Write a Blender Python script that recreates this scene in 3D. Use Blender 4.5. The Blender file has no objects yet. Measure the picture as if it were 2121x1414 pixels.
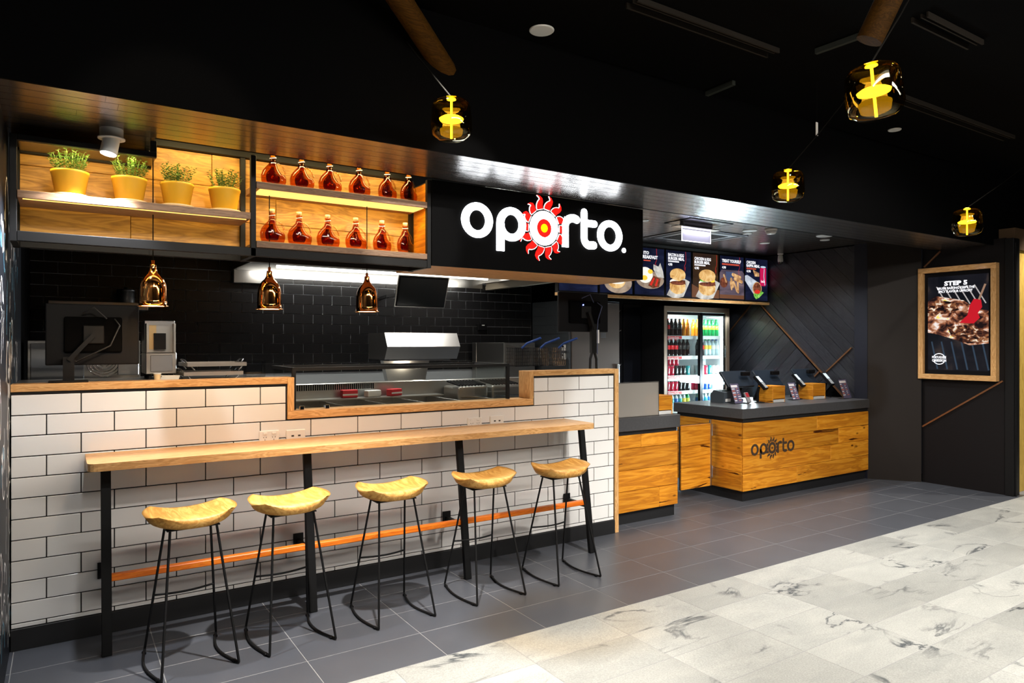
import bpy, bmesh, math, random
from mathutils import Vector, Matrix
from mathutils.geometry import tessellate_polygon
random.seed(7)
PI = math.pi
S = bpy.context.scene
COL = S.collection

# ------------------------------------------------------------------ camera, world, exposure
CAM_H, FPX, YAW = 1.55, 1432.0, math.radians(57.0)
cam_data = bpy.data.cameras.new('camera')
cam = bpy.data.objects.new('camera', cam_data); COL.objects.link(cam)
cam.location = (0, 0, CAM_H)
cam.rotation_euler = (PI/2, 0, YAW - PI/2)
cam_data.sensor_width = 36.0
cam_data.lens = FPX/2121*36.0
cam_data.shift_y = 4/2121
cam_data.clip_start = 0.02
S.camera = cam
W = bpy.data.worlds.new('world'); S.world = W
W.use_nodes = True
W.node_tree.nodes['Background'].inputs[0].default_value = (0.010, 0.011, 0.014, 1)
W.node_tree.nodes['Background'].inputs[1].default_value = 0.25
vs = S.view_settings
vs.view_transform = 'Standard'; vs.look = 'None'; vs.exposure = 0.15; vs.gamma = 1.0; vs.use_curve_mapping = False
S.display_settings.display_device = 'sRGB'
S.cycles.max_bounces = 8; S.cycles.diffuse_bounces = 3; S.cycles.glossy_bounces = 4
S.cycles.transmission_bounces = 6; S.cycles.transparent_max_bounces = 16
S.cycles.sample_clamp_indirect = 4.0
S.cycles.caustics_reflective = False; S.cycles.caustics_refractive = False

# pixel of the 2121x1414 photograph -> point on a known plane
FW = Vector((math.cos(YAW), math.sin(YAW), 0)); RT = Vector((math.sin(YAW), -math.cos(YAW), 0))
CP = Vector((0, 0, CAM_H))
def _ray(x, y): return FW + RT*((x-1060.5)/FPX) - Vector((0, 0, (y-711)/FPX))
def on_z(x, y, z=0.0): d = _ray(x, y); return CP + d*((z-CAM_H)/d.z)
def on_y(x, y, Y): d = _ray(x, y); return CP + d*(Y/d.y)
def on_x(x, y, X): d = _ray(x, y); return CP + d*(X/d.x)

# ------------------------------------------------------------------ materials
def srgb(r, g, b):
    f = lambda c: c/12.92 if c <= 0.04045 else ((c+0.055)/1.055)**2.4
    return (f(r/255), f(g/255), f(b/255), 1)
def _new(name):
    m = bpy.data.materials.new(name); m.use_nodes = True
    nt = m.node_tree; b = nt.nodes['Principled BSDF']
    return m, nt, b
def setp(b, **k):
    for n, v in k.items():
        key = {'rough': 'Roughness', 'metal': 'Metallic', 'spec': 'Specular IOR Level', 'coat': 'Coat Weight',
               'coat_rough': 'Coat Roughness', 'trans': 'Transmission Weight', 'ior': 'IOR', 'alpha': 'Alpha',
               'aniso': 'Anisotropic'}[n]
        b.inputs[key].default_value = v
def mat(name, col, rough=0.5, metal=0.0, emit=None, es=0.0, noise=0.0, nscale=8.0, bump=0.0, bscale=60.0, **k):
    m, nt, b = _new(name)
    b.inputs['Base Color'].default_value = col
    setp(b, rough=rough, metal=metal, **k)
    if emit is not None:
        b.inputs['Emission Color'].default_value = emit; b.inputs['Emission Strength'].default_value = es
    if noise or bump:
        tc = nt.nodes.new('ShaderNodeTexCoord')
    if noise:
        n = nt.nodes.new('ShaderNodeTexNoise'); n.inputs['Scale'].default_value = nscale; n.inputs['Detail'].default_value = 5
        nt.links.new(tc.outputs['Object'], n.inputs['Vector'])
        mx = nt.nodes.new('ShaderNodeMix'); mx.data_type = 'RGBA'
        mx.inputs[6].default_value = tuple(c*(1-noise) for c in col[:3]) + (1,)
        mx.inputs[7].default_value = tuple(min(1, c*(1+noise)) for c in col[:3]) + (1,)
        nt.links.new(n.outputs['Fac'], mx.inputs[0]); nt.links.new(mx.outputs[2], b.inputs['Base Color'])
    if bump:
        n2 = nt.nodes.new('ShaderNodeTexNoise'); n2.inputs['Scale'].default_value = bscale; n2.inputs['Detail'].default_value = 4
        nt.links.new(tc.outputs['Object'], n2.inputs['Vector'])
        bp = nt.nodes.new('ShaderNodeBump'); bp.inputs['Strength'].default_value = bump; bp.inputs['Distance'].default_value = 0.002
        nt.links.new(n2.outputs['Fac'], bp.inputs['Height']); nt.links.new(bp.outputs[0], b.inputs['Normal'])
    return m
def emat(name, col, es):
    m, nt, b = _new(name)
    b.inputs['Base Color'].default_value = (col[0]*.3, col[1]*.3, col[2]*.3, 1); setp(b, rough=0.5, spec=.1)
    b.inputs['Emission Color'].default_value = col; b.inputs['Emission Strength'].default_value = es
    return m
def wood(name, stops, axis=0, scale=1.0, rough=0.45, stretch=9.0, bump=0.15, var=0.25, spec=0.4, coat=0.0, knots=False, grain=0.0, ior=1.5, rings=9.0):
    """stops: [(pos,colour)...]; grain runs along the object's local axis"""
    m, nt, b = _new(name); N = nt.nodes.new; L = nt.links.new
    tc = N('ShaderNodeTexCoord'); oi = N('ShaderNodeObjectInfo')
    mul = N('ShaderNodeVectorMath'); mul.operation = 'SCALE'; mul.inputs[3].default_value = 13.7
    cmb = N('ShaderNodeCombineXYZ')
    for i in range(3): L(oi.outputs['Random'], cmb.inputs[i])
    L(cmb.outputs[0], mul.inputs[0])
    add = N('ShaderNodeVectorMath'); add.operation = 'ADD'
    L(tc.outputs['Object'], add.inputs[0]); L(mul.outputs[0], add.inputs[1])
    mp = N('ShaderNodeMapping'); sc = [stretch*scale]*3; sc[axis] = scale
    mp.inputs['Scale'].default_value = sc; L(add.outputs[0], mp.inputs['Vector'])
    n1 = N('ShaderNodeTexNoise'); n1.inputs['Scale'].default_value = 2.2; n1.inputs['Detail'].default_value = 3; n1.inputs['Distortion'].default_value = 1.6
    L(mp.outputs[0], n1.inputs['Vector'])
    w = N('ShaderNodeMath'); w.operation = 'MULTIPLY'; w.inputs[1].default_value = rings; L(n1.outputs['Fac'], w.inputs[0])
    fr = N('ShaderNodeMath'); fr.operation = 'PINGPONG'; fr.inputs[1].default_value = 1.0; L(w.outputs[0], fr.inputs[0])
    n2 = N('ShaderNodeTexNoise'); n2.inputs['Scale'].default_value = 14.0; n2.inputs['Detail'].default_value = 6; n2.inputs['Roughness'].default_value = 0.7
    mp2 = N('ShaderNodeMapping'); sc2 = [stretch*scale*1.6]*3; sc2[axis] = scale*0.5
    mp2.inputs['Scale'].default_value = sc2; L(add.outputs[0], mp2.inputs['Vector']); L(mp2.outputs[0], n2.inputs['Vector'])
    mx = N('ShaderNodeMix'); mx.data_type = 'FLOAT'; mx.inputs[0].default_value = 0.5
    L(fr.outputs[0], mx.inputs[2]); L(n2.outputs['Fac'], mx.inputs[3])
    cr = N('ShaderNodeValToRGB'); el = cr.color_ramp.elements
    while len(el) < len(stops): el.new(0.5)
    for e, (p, c) in zip(el, stops): e.position = p; e.color = c
    L(mx.outputs[0], cr.inputs[0])
    hsv = N('ShaderNodeHueSaturation')
    mr = N('ShaderNodeMapRange'); mr.inputs[3].default_value = 1-var; mr.inputs[4].default_value = 1+var*0.6
    L(oi.outputs['Random'], mr.inputs[0]); L(mr.outputs[0], hsv.inputs['Value']); L(cr.outputs[0], hsv.inputs['Color'])
    out = hsv.outputs[0]
    if knots:
        vk = N('ShaderNodeTexVoronoi'); vk.inputs['Scale'].default_value = 2.6
        mk = N('ShaderNodeMapping'); ks = [2.2]*3; ks[axis] = 1.0; mk.inputs['Scale'].default_value = ks
        L(add.outputs[0], mk.inputs['Vector']); L(mk.outputs[0], vk.inputs['Vector'])
        kr = N('ShaderNodeValToRGB'); kr.color_ramp.elements[0].position = 0.015; kr.color_ramp.elements[0].color = (.10, .05, .02, 1)
        kr.color_ramp.elements[1].position = 0.085; kr.color_ramp.elements[1].color = (1, 1, 1, 1)
        L(vk.outputs['Distance'], kr.inputs[0])
        # long dark cracks
        nc = N('ShaderNodeTexNoise'); nc.inputs['Scale'].default_value = 1.5; nc.inputs['Detail'].default_value = 4; nc.inputs['Distortion'].default_value = .6
        mc = N('ShaderNodeMapping'); cs = [8.0]*3; cs[axis] = 1.1; mc.inputs['Scale'].default_value = cs
        L(add.outputs[0], mc.inputs['Vector']); L(mc.outputs[0], nc.inputs['Vector'])
        rc = N('ShaderNodeValToRGB'); rc.color_ramp.elements[0].position = 0.318; rc.color_ramp.elements[0].color = (.12, .07, .03, 1)
        rc.color_ramp.elements[1].position = 0.345; rc.color_ramp.elements[1].color = (1, 1, 1, 1)
        L(nc.outputs['Fac'], rc.inputs[0])
        m1 = N('ShaderNodeMix'); m1.data_type = 'RGBA'; m1.blend_type = 'MULTIPLY'; m1.inputs[0].default_value = 1
        L(out, m1.inputs[6]); L(kr.outputs[0], m1.inputs[7])
        m2 = N('ShaderNodeMix'); m2.data_type = 'RGBA'; m2.blend_type = 'MULTIPLY'; m2.inputs[0].default_value = 1
        L(m1.outputs[2], m2.inputs[6]); L(rc.outputs[0], m2.inputs[7]); out = m2.outputs[2]
    L(out, b.inputs['Base Color'])
    setp(b, rough=rough, spec=spec, coat=coat, ior=ior)
    if grain:                      # fine brushed grain: scatters reflections across the boards
        ng = N('ShaderNodeTexNoise'); ng.inputs['Scale'].default_value = 1.0; ng.inputs['Detail'].default_value = 2
        mg = N('ShaderNodeMapping'); gs = [420.0]*3; gs[axis] = 5.0; mg.inputs['Scale'].default_value = gs
        L(add.outputs[0], mg.inputs['Vector']); L(mg.outputs[0], ng.inputs['Vector'])
        bg = N('ShaderNodeBump'); bg.inputs['Strength'].default_value = grain; bg.inputs['Distance'].default_value = 0.0012
        L(ng.outputs['Fac'], bg.inputs['Height']); L(bg.outputs[0], b.inputs['Normal'])
    if bump:
        bp = N('ShaderNodeBump'); bp.inputs['Strength'].default_value = bump; bp.inputs['Distance'].default_value = 0.003
        L(mx.outputs[0], bp.inputs['Height']); L(bp.outputs[0], b.inputs['Normal'])
    return m
def glass(name, tint, refl=0.08, rough=0.02, gloss_col=(1, 1, 1, 1), haze=0.0, haze_col=(1, 1, 1, 1)):
    """tinted see-through sheet: transparent + fresnel reflection (+ optional surface haze)"""
    m = bpy.data.materials.new(name); m.use_nodes = True; nt = m.node_tree; nt.nodes.clear(); N = nt.nodes.new; L = nt.links.new
    o = N('ShaderNodeOutputMaterial'); t = N('ShaderNodeBsdfTransparent'); t.inputs[0].default_value = tint
    g = N('ShaderNodeBsdfGlossy'); g.inputs[0].default_value = gloss_col; g.inputs['Roughness'].default_value = rough
    lw = N('ShaderNodeLayerWeight'); lw.inputs[0].default_value = 0.5
    pw = N('ShaderNodeMath'); pw.operation = 'POWER'; pw.inputs[1].default_value = 4.0; L(lw.outputs['Facing'], pw.inputs[0])
    ad = N('ShaderNodeMath'); ad.operation = 'MULTIPLY_ADD'; ad.inputs[1].default_value = .75; ad.inputs[2].default_value = refl*.5; ad.use_clamp = True
    L(pw.outputs[0], ad.inputs[0])
    mx = N('ShaderNodeMixShader'); L(ad.outputs[0], mx.inputs[0]); L(t.outputs[0], mx.inputs[1]); L(g.outputs[0], mx.inputs[2])
    last = mx
    if haze:
        d = N('ShaderNodeBsdfDiffuse'); d.inputs[0].default_value = haze_col
        m2 = N('ShaderNodeMixShader'); m2.inputs[0].default_value = haze
        L(mx.outputs[0], m2.inputs[1]); L(d.outputs[0], m2.inputs[2]); last = m2
    L(last.outputs[0], o.inputs[0])
    return m
def print_mat(name, stops, scale=8.0, es=1.0, detail=6, distort=0.6, vec=(1, 1, 1), voronoi=False):
    """flat backlit print: colour mottled by noise, lit from behind"""
    m, nt, b = _new(name); N = nt.nodes.new; L = nt.links.new
    tc = N('ShaderNodeTexCoord'); mp = N('ShaderNodeMapping'); mp.inputs['Scale'].default_value = vec
    L(tc.outputs['Object'], mp.inputs['Vector'])
    n = N('ShaderNodeTexVoronoi' if voronoi else 'ShaderNodeTexNoise'); n.inputs['Scale'].default_value = scale
    if not voronoi: n.inputs['Detail'].default_value = detail; n.inputs['Distortion'].default_value = distort
    L(mp.outputs[0], n.inputs['Vector'])
    cr = N('ShaderNodeValToRGB'); el = cr.color_ramp.elements
    while len(el) < len(stops): el.new(0.5)
    for e, (p, c) in zip(el, stops): e.position = p; e.color = c
    L(n.outputs['Distance' if voronoi else 'Fac'], cr.inputs[0])
    b.inputs['Base Color'].default_value = (0.004, 0.004, 0.004, 1); setp(b, rough=0.5, spec=.1)
    L(cr.outputs[0], b.inputs['Emission Color']); b.inputs['Emission Strength'].default_value = es
    return m

M = {}
M['black_steel'] = mat('black_steel', (.006, .006, .0065, 1), .5, spec=.22, bump=.03, bscale=200)
M['black_matte'] = mat('black_matte', (.0018, .0018, .002, 1), .9, bump=.05, spec=.04)
M['black_plastic'] = mat('black_plastic', (.004, .004, .005, 1), .5, spec=.14)
M['dark_screen'] = mat('dark_screen', (.012, .013, .015, 1), .22)
M['grout_black'] = mat('grout_black', (.015, .015, .016, 1), .85, bump=.1)
M['white_tile'] = mat('white_tile', (.80, .79, .77, 1), .16, noise=.02, nscale=3, bump=.03, bscale=6)
M['black_tile'] = mat('black_tile', (.010, .010, .011, 1), .26, spec=.4, noise=.2, nscale=3)
M['grout_grey'] = mat('grout_grey', (.50, .52, .55, 1), .8)
M['steel'] = mat('brushed_steel', (.52, .51, .49, 1), .30, 1.0, noise=.10, nscale=3, bump=.03, bscale=90)
M['steel_dark'] = mat('dark_steel', (.22, .23, .25, 1), .38, 1.0, noise=.10, nscale=3)
M['chrome'] = mat('chrome', (.8, .8, .8, 1), .10, 1.0)
M['copper'] = mat('copper', (1.0, .38, .10, 1), .07, 1.0, noise=.06, nscale=5)
M['white_paint'] = mat('white_paint', (.75, .75, .73, 1), .4, bump=.03)
M['white_plastic'] = mat('white_plastic', (.80, .78, .74, 1), .3, bump=.02)
M['charcoal_stone'] = mat('charcoal_stone', (.055, .055, .058, 1), .42, spec=.3, noise=.25, nscale=60)
M['kick_black'] = mat('kick_black', (.009, .009, .010, 1), .5)
M['brown_wall'] = mat('brown_wall', (.015, .011, .009, 1), .6, spec=.2, noise=.15, nscale=2, bump=.08)
M['copper_strip'] = mat('bronze_strip', (.32, .15, .07, 1), .35, .8)
M['cork'] = mat('cork', (.72, .52, .26, 1), .8, noise=.25, nscale=60)
M['string'] = mat('string', (.80, .78, .74, 1), .8)
M['pot_yellow'] = mat('pot_yellow', (.90, .50, .03, 1), .42, noise=.03)
M['saucer'] = mat('saucer', (.86, .68, .42, 1), .45)
M['leaf'] = mat('leaf', (.17, .32, .07, 1), .4, noise=.6, nscale=40)
M['soil'] = mat('soil', (.03, .02, .012, 1), .9)
M['cord'] = mat('cord', (.008, .007, .006, 1), .8, spec=.05)
M['gloss_in'] = mat('shade_inside', (.85, .70, .48, 1), .4)
M['orange_rail'] = wood('orange_rail', [(0, srgb(206, 92, 12)), (.5, srgb(244, 122, 20)), (1, srgb(255, 156, 44))], 0, 1.5, .4, var=.03)
oak = [(0.0, srgb(150, 102, 56)), (.35, srgb(200, 150, 92)), (.65, srgb(220, 172, 114)), (1, srgb(236, 196, 142))]
M['oak_x'] = wood('oak_x', oak, 0, 2.0, .38, bump=.06, var=.12, coat=.15)
M['oak_z'] = wood('oak_z', oak, 2, 2.0, .38, bump=.06, var=.12, coat=.15)
M['oak_y'] = wood('oak_y', oak, 1, 2.0, .38, bump=.06, var=.12, coat=.15)
rust = [(0.0, srgb(138, 80, 16)), (.30, srgb(186, 114, 24)), (.6, srgb(212, 138, 32)), (1, srgb(234, 170, 62))]
M['rustic_x'] = wood('rustic_x', rust, 0, .8, .42, stretch=11, bump=.15, var=.28, knots=True, rings=5)
M['rustic_y'] = wood('rustic_y', rust, 1, .8, .42, stretch=11, bump=.15, var=.28, knots=True, rings=5)
panel = [(0.0, srgb(108, 74, 22)), (.35, srgb(166, 118, 40)), (.7, srgb(196, 146, 60)), (1, srgb(214, 168, 84))]
M['panel_x'] = wood('panel_x', panel, 0, 1.0, .45, stretch=7, bump=.12, var=.08)
seatw = [(0.0, srgb(158, 104, 44)), (.4, srgb(206, 150, 74)), (.7, srgb(224, 174, 96)), (1, srgb(240, 200, 126))]
M['seat'] = wood('seat_wood', seatw, 1, 1.3, .42, stretch=9, bump=.03, var=.08, rings=5)
shelfw = [(0.0, srgb(104, 78, 58)), (.5, srgb(150, 116, 90)), (1, srgb(178, 142, 112))]
M['shelf'] = wood('shelf_wood', shelfw, 0, 2.2, .5, bump=.06, var=.05)
darkp = [(0.0, (.012, .010, .009, 1)), (.5, (.030, .026, .023, 1)), (1, (.060, .053, .047, 1))]
M['dark_plank'] = wood('dark_plank', darkp, 0, 1.4, .22, stretch=14, bump=.0, var=.25, spec=1.0, coat=.0, grain=.60, ior=2.45)
M['dark_wall'] = wood('dark_wall_plank', [(0.0, (.007, .007, .010, 1)), (.5, (.020, .021, .026, 1)), (1, (.045, .045, .052, 1))], 0, 1.4, .30, stretch=12, bump=.25, var=.3, spec=.5)
M['dark_floor'] = mat('dark_floor_tile', (.066, .071, .084, 1), .34, noise=.18, nscale=3, bump=.05, bscale=40, spec=.35)
M['grout_floor'] = mat('floor_grout', (.24, .24, .24, 1), .8)
M['acrylic'] = glass('acrylic', (.93, .94, .95, 1), .06)
M['glass'] = glass('clear_glass', (.92, .94, .93, 1), .07)
M['amber_glass'] = glass('amber_glass', (.70, .52, .16, 1), .09, .03, (1, .9, .6, 1))
M['brown_glass'] = glass('brown_bottle_glass', (.74, .36, .12, 1), .07, .03)
M['clear_handle'] = glass('bottle_handle_glass', (.86, .74, .55, 1), .12, .03)

def marble():
    m, nt, b = _new('pale_stone_tile'); N = nt.nodes.new; L = nt.links.new
    tc = N('ShaderNodeTexCoord'); oi = N('ShaderNodeObjectInfo'); cmb = N('ShaderNodeCombineXYZ')
    m9 = N('ShaderNodeMath'); m9.operation = 'MULTIPLY'; m9.inputs[1].default_value = 37.0
    L(oi.outputs['Random'], m9.inputs[0])
    for i in range(3): L(m9.outputs[0], cmb.inputs[i])
    ad = N('ShaderNodeVectorMath'); ad.operation = 'ADD'; L(tc.outputs['Object'], ad.inputs[0]); L(cmb.outputs[0], ad.inputs[1])
    mp = N('ShaderNodeMapping'); mp.inputs['Scale'].default_value = (1.0, 2.4, 1); mp.inputs['Rotation'].default_value = (0, 0, .25)
    L(ad.outputs[0], mp.inputs['Vector'])
    nz = N('ShaderNodeTexNoise'); nz.inputs['Scale'].default_value = 1.0; nz.inputs['Detail'].default_value = 7; nz.inputs['Roughness'].default_value = .55; nz.inputs['Distortion'].default_value = 1.3
    L(mp.outputs[0], nz.inputs['Vector'])
    sb = N('ShaderNodeMath'); sb.operation = 'SUBTRACT'; sb.inputs[1].default_value = .5; L(nz.outputs['Fac'], sb.inputs[0])
    ab = N('ShaderNodeMath'); ab.operation = 'ABSOLUTE'; L(sb.outputs[0], ab.inputs[0])
    cr = N('ShaderNodeValToRGB'); e = cr.color_ramp.elements
    e[0].position = 0.0; e[0].color = (1, 1, 1, 1); e[1].position = 0.022; e[1].color = (0, 0, 0, 1)
    L(ab.outputs[0], cr.inputs[0])
    mk = N('ShaderNodeTexNoise'); mk.inputs['Scale'].default_value = 2.0; mk.inputs['Detail'].default_value = 2; L(ad.outputs[0], mk.inputs['Vector'])
    mr = N('ShaderNodeMapRange'); mr.inputs[1].default_value = .52; mr.inputs[2].default_value = .64; L(mk.outputs['Fac'], mr.inputs[0])
    vm = N('ShaderNodeMath'); vm.operation = 'MULTIPLY'; L(cr.outputs[0], vm.inputs[0]); L(mr.outputs[0], vm.inputs[1])
    gr = N('ShaderNodeTexNoise'); gr.inputs['Scale'].default_value = 140; gr.inputs['Detail'].default_value = 3; L(ad.outputs[0], gr.inputs['Vector'])
    cl = N('ShaderNodeTexNoise'); cl.inputs['Scale'].default_value = 2.6; cl.inputs['Detail'].default_value = 4; cl.inputs['Distortion'].default_value = .8; L(mp.outputs[0], cl.inputs['Vector'])
    c1 = N('ShaderNodeMix'); c1.data_type = 'RGBA'; c1.inputs[6].default_value = (.25, .26, .25, 1); c1.inputs[7].default_value = (.42, .42, .39, 1)
    L(cl.outputs['Fac'], c1.inputs[0])
    c2 = N('ShaderNodeMix'); c2.data_type = 'RGBA'; c2.blend_type = 'OVERLAY'; c2.inputs[0].default_value = .55
    L(c1.outputs[2], c2.inputs[6]); L(gr.outputs['Color'], c2.inputs[7])
    gs = N('ShaderNodeRGBToBW'); L(gr.outputs['Color'], gs.inputs[0]); L(gs.outputs[0], c2.inputs[7])
    c3 = N('ShaderNodeMix'); c3.data_type = 'RGBA'; c3.inputs[7].default_value = (.035, .043, .052, 1)
    L(vm.outputs[0], c3.inputs[0]); L(c2.outputs[2], c3.inputs[6])
    hs = N('ShaderNodeHueSaturation'); vr = N('ShaderNodeMapRange'); vr.inputs[3].default_value = .78; vr.inputs[4].default_value = 1.12
    L(oi.outputs['Random'], vr.inputs[0]); L(vr.outputs[0], hs.inputs['Value']); L(c3.outputs[2], hs.inputs['Color'])
    L(hs.outputs[0], b.inputs['Base Color']); setp(b, rough=.5, spec=.35)
    bp = N('ShaderNodeBump'); bp.inputs['Strength'].default_value = .12; bp.inputs['Distance'].default_value = .002
    L(gr.outputs['Fac'], bp.inputs['Height']); L(bp.outputs[0], b.inputs['Normal'])
    return m
M['marble'] = marble()

# ------------------------------------------------------------------ mesh helpers
class MB:
    """collects boxes, tubes, lathes, prisms; build() links them as ONE mesh object"""
    def __init__(self): self.v = []; self.f = []; self.s = []; self.mi = []
    def _add(self, vs, fs, smooth=False, mi=0):
        n = len(self.v); self.v += [tuple(p) for p in vs]
        for f in fs: self.f.append([i+n for i in f]); self.s.append(smooth); self.mi.append(mi)
        return self
    def box(self, x0, x1, y0, y1, z0, z1, b=0.0, mi=0):
        if x1 < x0: x0, x1 = x1, x0
        if y1 < y0: y0, y1 = y1, y0
        if z1 < z0: z0, z1 = z1, z0
        b = min(b, (x1-x0)*.45, (y1-y0)*.45, (z1-z0)*.45)
        if b <= 0:
            vs = [(x, y, z) for x in (x0, x1) for y in (y0, y1) for z in (z0, z1)]
            return self._add(vs, [(0, 1, 3, 2), (4, 6, 7, 5), (0, 4, 5, 1), (2, 3, 7, 6), (0, 2, 6, 4), (1, 5, 7, 3)], mi=mi)
        bm = bmesh.new(); bmesh.ops.create_cube(bm, size=1)
        for v in bm.verts:
            v.co = Vector(((x0+x1)/2+v.co.x*(x1-x0), (y0+y1)/2+v.co.y*(y1-y0), (z0+z1)/2+v.co.z*(z1-z0)))
        bmesh.ops.bevel(bm, geom=list(bm.edges), offset=b, segments=1 if b < .006 else 2, affect='EDGES', profile=.5)
        return self.bm(bm, mi=mi)
    def bm(self, bm, mat=None, smooth=False, mi=0):
        bm.verts.index_update(); bm.verts.ensure_lookup_table()
        vs = [(mat @ v.co) if mat else v.co for v in bm.verts]
        self._add(vs, [[v.index for v in f.verts] for f in bm.faces], smooth, mi); bm.free(); return self
    def obox(self, c, size, rot, b=0.0, mi=0):
        """oriented box; rot = Matrix 3x3 or euler tuple"""
        t = MB(); sx, sy, sz = size; t.box(-sx/2, sx/2, -sy/2, sy/2, -sz/2, sz/2, b, mi)
        R = rot if isinstance(rot, Matrix) else Matrix.Rotation(rot[2], 3, 'Z') @ Matrix.Rotation(rot[1], 3, 'Y') @ Matrix.Rotation(rot[0], 3, 'X')
        return self.merge(t, R, Vector(c))
    def merge(self, o, R=None, T=None):
        n = len(self.v)
        for p in o.v:
            q = Vector(p)
            if R is not None: q = R @ q
            if T is not None: q = q+T
            self.v.append(tuple(q))
        self.f += [[i+n for i in f] for f in o.f]; self.s += o.s; self.mi += o.mi; return self
    def bar(self, p, q, w, d, up=(0, 0, 1), b=0.0, mi=0):
        """rectangular bar between two points"""
        p, q = Vector(p), Vector(q); a = (q-p); L = a.length; a.normalize()
        u = Vector(up); s = a.cross(u)
        if s.length < 1e-4: s = a.cross(Vector((0, 1, 0)))
        s.normalize(); t = s.cross(a)
        R = Matrix((s, a, t)).transposed(); m = MB(); m.box(-w/2, w/2, -L/2, L/2, -d/2, d/2, b, mi)
        return self.merge(m, R, (p+q)/2)
    def tube(self, pts, r, n=8, cap=True, mi=0, radii=None):
        P = [Vector(p) for p in pts]; K = len(P)
        ref = None; rings = []
        for i in range(K):
            t = (P[min(i+1, K-1)]-P[max(i-1, 0)]).normalized()
            if ref is None: ref = t.orthogonal().normalized()
            else:
                ref = ref - t*ref.dot(t)
                ref = ref.normalized() if ref.length > 1e-6 else t.orthogonal().normalized()
            bb = t.cross(ref); rr = radii[i] if radii else r
            rings.append([P[i]+(ref*math.cos(2*PI*j/n)+bb*math.sin(2*PI*j/n))*rr for j in range(n)])
        vs = [v for R in rings for v in R]; fs = []
        for i in range(K-1):
            for j in range(n):
                fs.append((i*n+j, i*n+(j+1) % n, (i+1)*n+(j+1) % n, (i+1)*n+j))
        self._add(vs, fs, True, mi)
        if cap:
            self._add(rings[0], [list(range(n))[::-1]], False, mi); self._add(rings[-1], [list(range(n))], False, mi)
        return self
    def lathe(self, prof, c=(0, 0, 0), n=24, axis=2, smooth=True, mi=0, sx=1.0, sy=1.0, cap=True):
        c = Vector(c); vs = []; fs = []
        for (r, h) in prof:
            for j in range(n):
                a = 2*PI*j/n; x, y = r*math.cos(a)*sx, r*math.sin(a)*sy
                vs.append(c + (Vector((x, y, h)) if axis == 2 else Vector((h, x, y)) if axis == 0 else Vector((x, h, y))))
        for i in range(len(prof)-1):
            for j in range(n):
                fs.append((i*n+j, i*n+(j+1) % n, (i+1)*n+(j+1) % n, (i+1)*n+j) if axis != 1 else (i*n+j, (i+1)*n+j, (i+1)*n+(j+1) % n, i*n+(j+1) % n))
        self._add(vs, fs, smooth, mi)
        for i, end in ((0, True), (len(prof)-1, False)):
            if cap and prof[i][0] > 1e-5:
                idx = list(range(n)); self._add([vs[i*n+j] for j in idx], [idx[::-1] if end == (axis != 1) else idx], False, mi)
        return self
    def cyl(self, p, q, r, n=12, mi=0): return self.tube([p, q], r, n, True, mi)
    def prism(self, pts2, fr, t0, t1, mi=0, smooth=False):
        """outline (u,v) on frame fr extruded between normal offsets t0..t1"""
        n = len(pts2)
        vs = [fr(u, v, t0) for u, v in pts2]+[fr(u, v, t1) for u, v in pts2]
        tri = tessellate_polygon([[Vector((u, v, 0)) for u, v in pts2]])
        fs = [t for t in tri]+[(a+n, c+n, b+n) for a, b, c in tri]+[(i, (i+1) % n, (i+1) % n+n, i+n) for i in range(n)]
        return self._add(vs, fs, smooth, mi)
    def flat(self, pts2, fr, t, mi=0):
        tri = tessellate_polygon([[Vector((u, v, 0)) for u, v in pts2]])
        return self._add([fr(u, v, t) for u, v in pts2], list(tri), False, mi)
    def build(self, name, mats, parent=None, loc=None, org=None, fixn=False):
        me = bpy.data.meshes.new(name)
        vs = self.v
        if org is not None: o = Vector(org); vs = [tuple(Vector(p)-o) for p in vs]
        me.from_pydata(vs, [], self.f)
        if not isinstance(mats, (list, tuple)): mats = [mats]
        for m in mats: me.materials.append(M[m] if isinstance(m, str) else m)
        me.polygons.foreach_set('use_smooth', self.s); me.polygons.foreach_set('material_index', self.mi)
        if fixn:
            bm = bmesh.new(); bm.from_mesh(me); bmesh.ops.recalc_face_normals(bm, faces=bm.faces); bm.to_mesh(me); bm.free()
        me.update()
        return link(name, me, parent, loc)
def link(name, me, parent=None, loc=None):
    o = bpy.data.objects.new(name, me); COL.objects.link(o)
    if parent: o.parent = parent
    if loc is not None: o.location = loc
    return o
def tag(o, label, cat, group=None, kind=None):
    o['label'] = label
    if cat: o['category'] = cat
    if group: o['group'] = group
    if kind: o['kind'] = kind
    return o
def thing(name, label, cat, loc=(0, 0, 0), rz=0.0, group=None):
    o = bpy.data.objects.new(name, None); COL.objects.link(o); o.empty_display_size = .05
    o.location = loc; o.rotation_euler = (0, 0, rz)
    return tag(o, label, cat, group)
def struct(o, label=None):
    o['kind'] = 'structure'
    if label: o['label'] = label
    return o
def dup(root, loc, rz=None, label=None):
    r = root.copy(); COL.objects.link(r); r.location = loc
    if rz is not None: r.rotation_euler = (0, 0, rz)
    if label: r['label'] = label
    for ch in list(root.children):
        c = ch.copy(); COL.objects.link(c); c.parent = r
        for g in ch.children:
            d = g.copy(); COL.objects.link(d); d.parent = c
    return r
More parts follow.
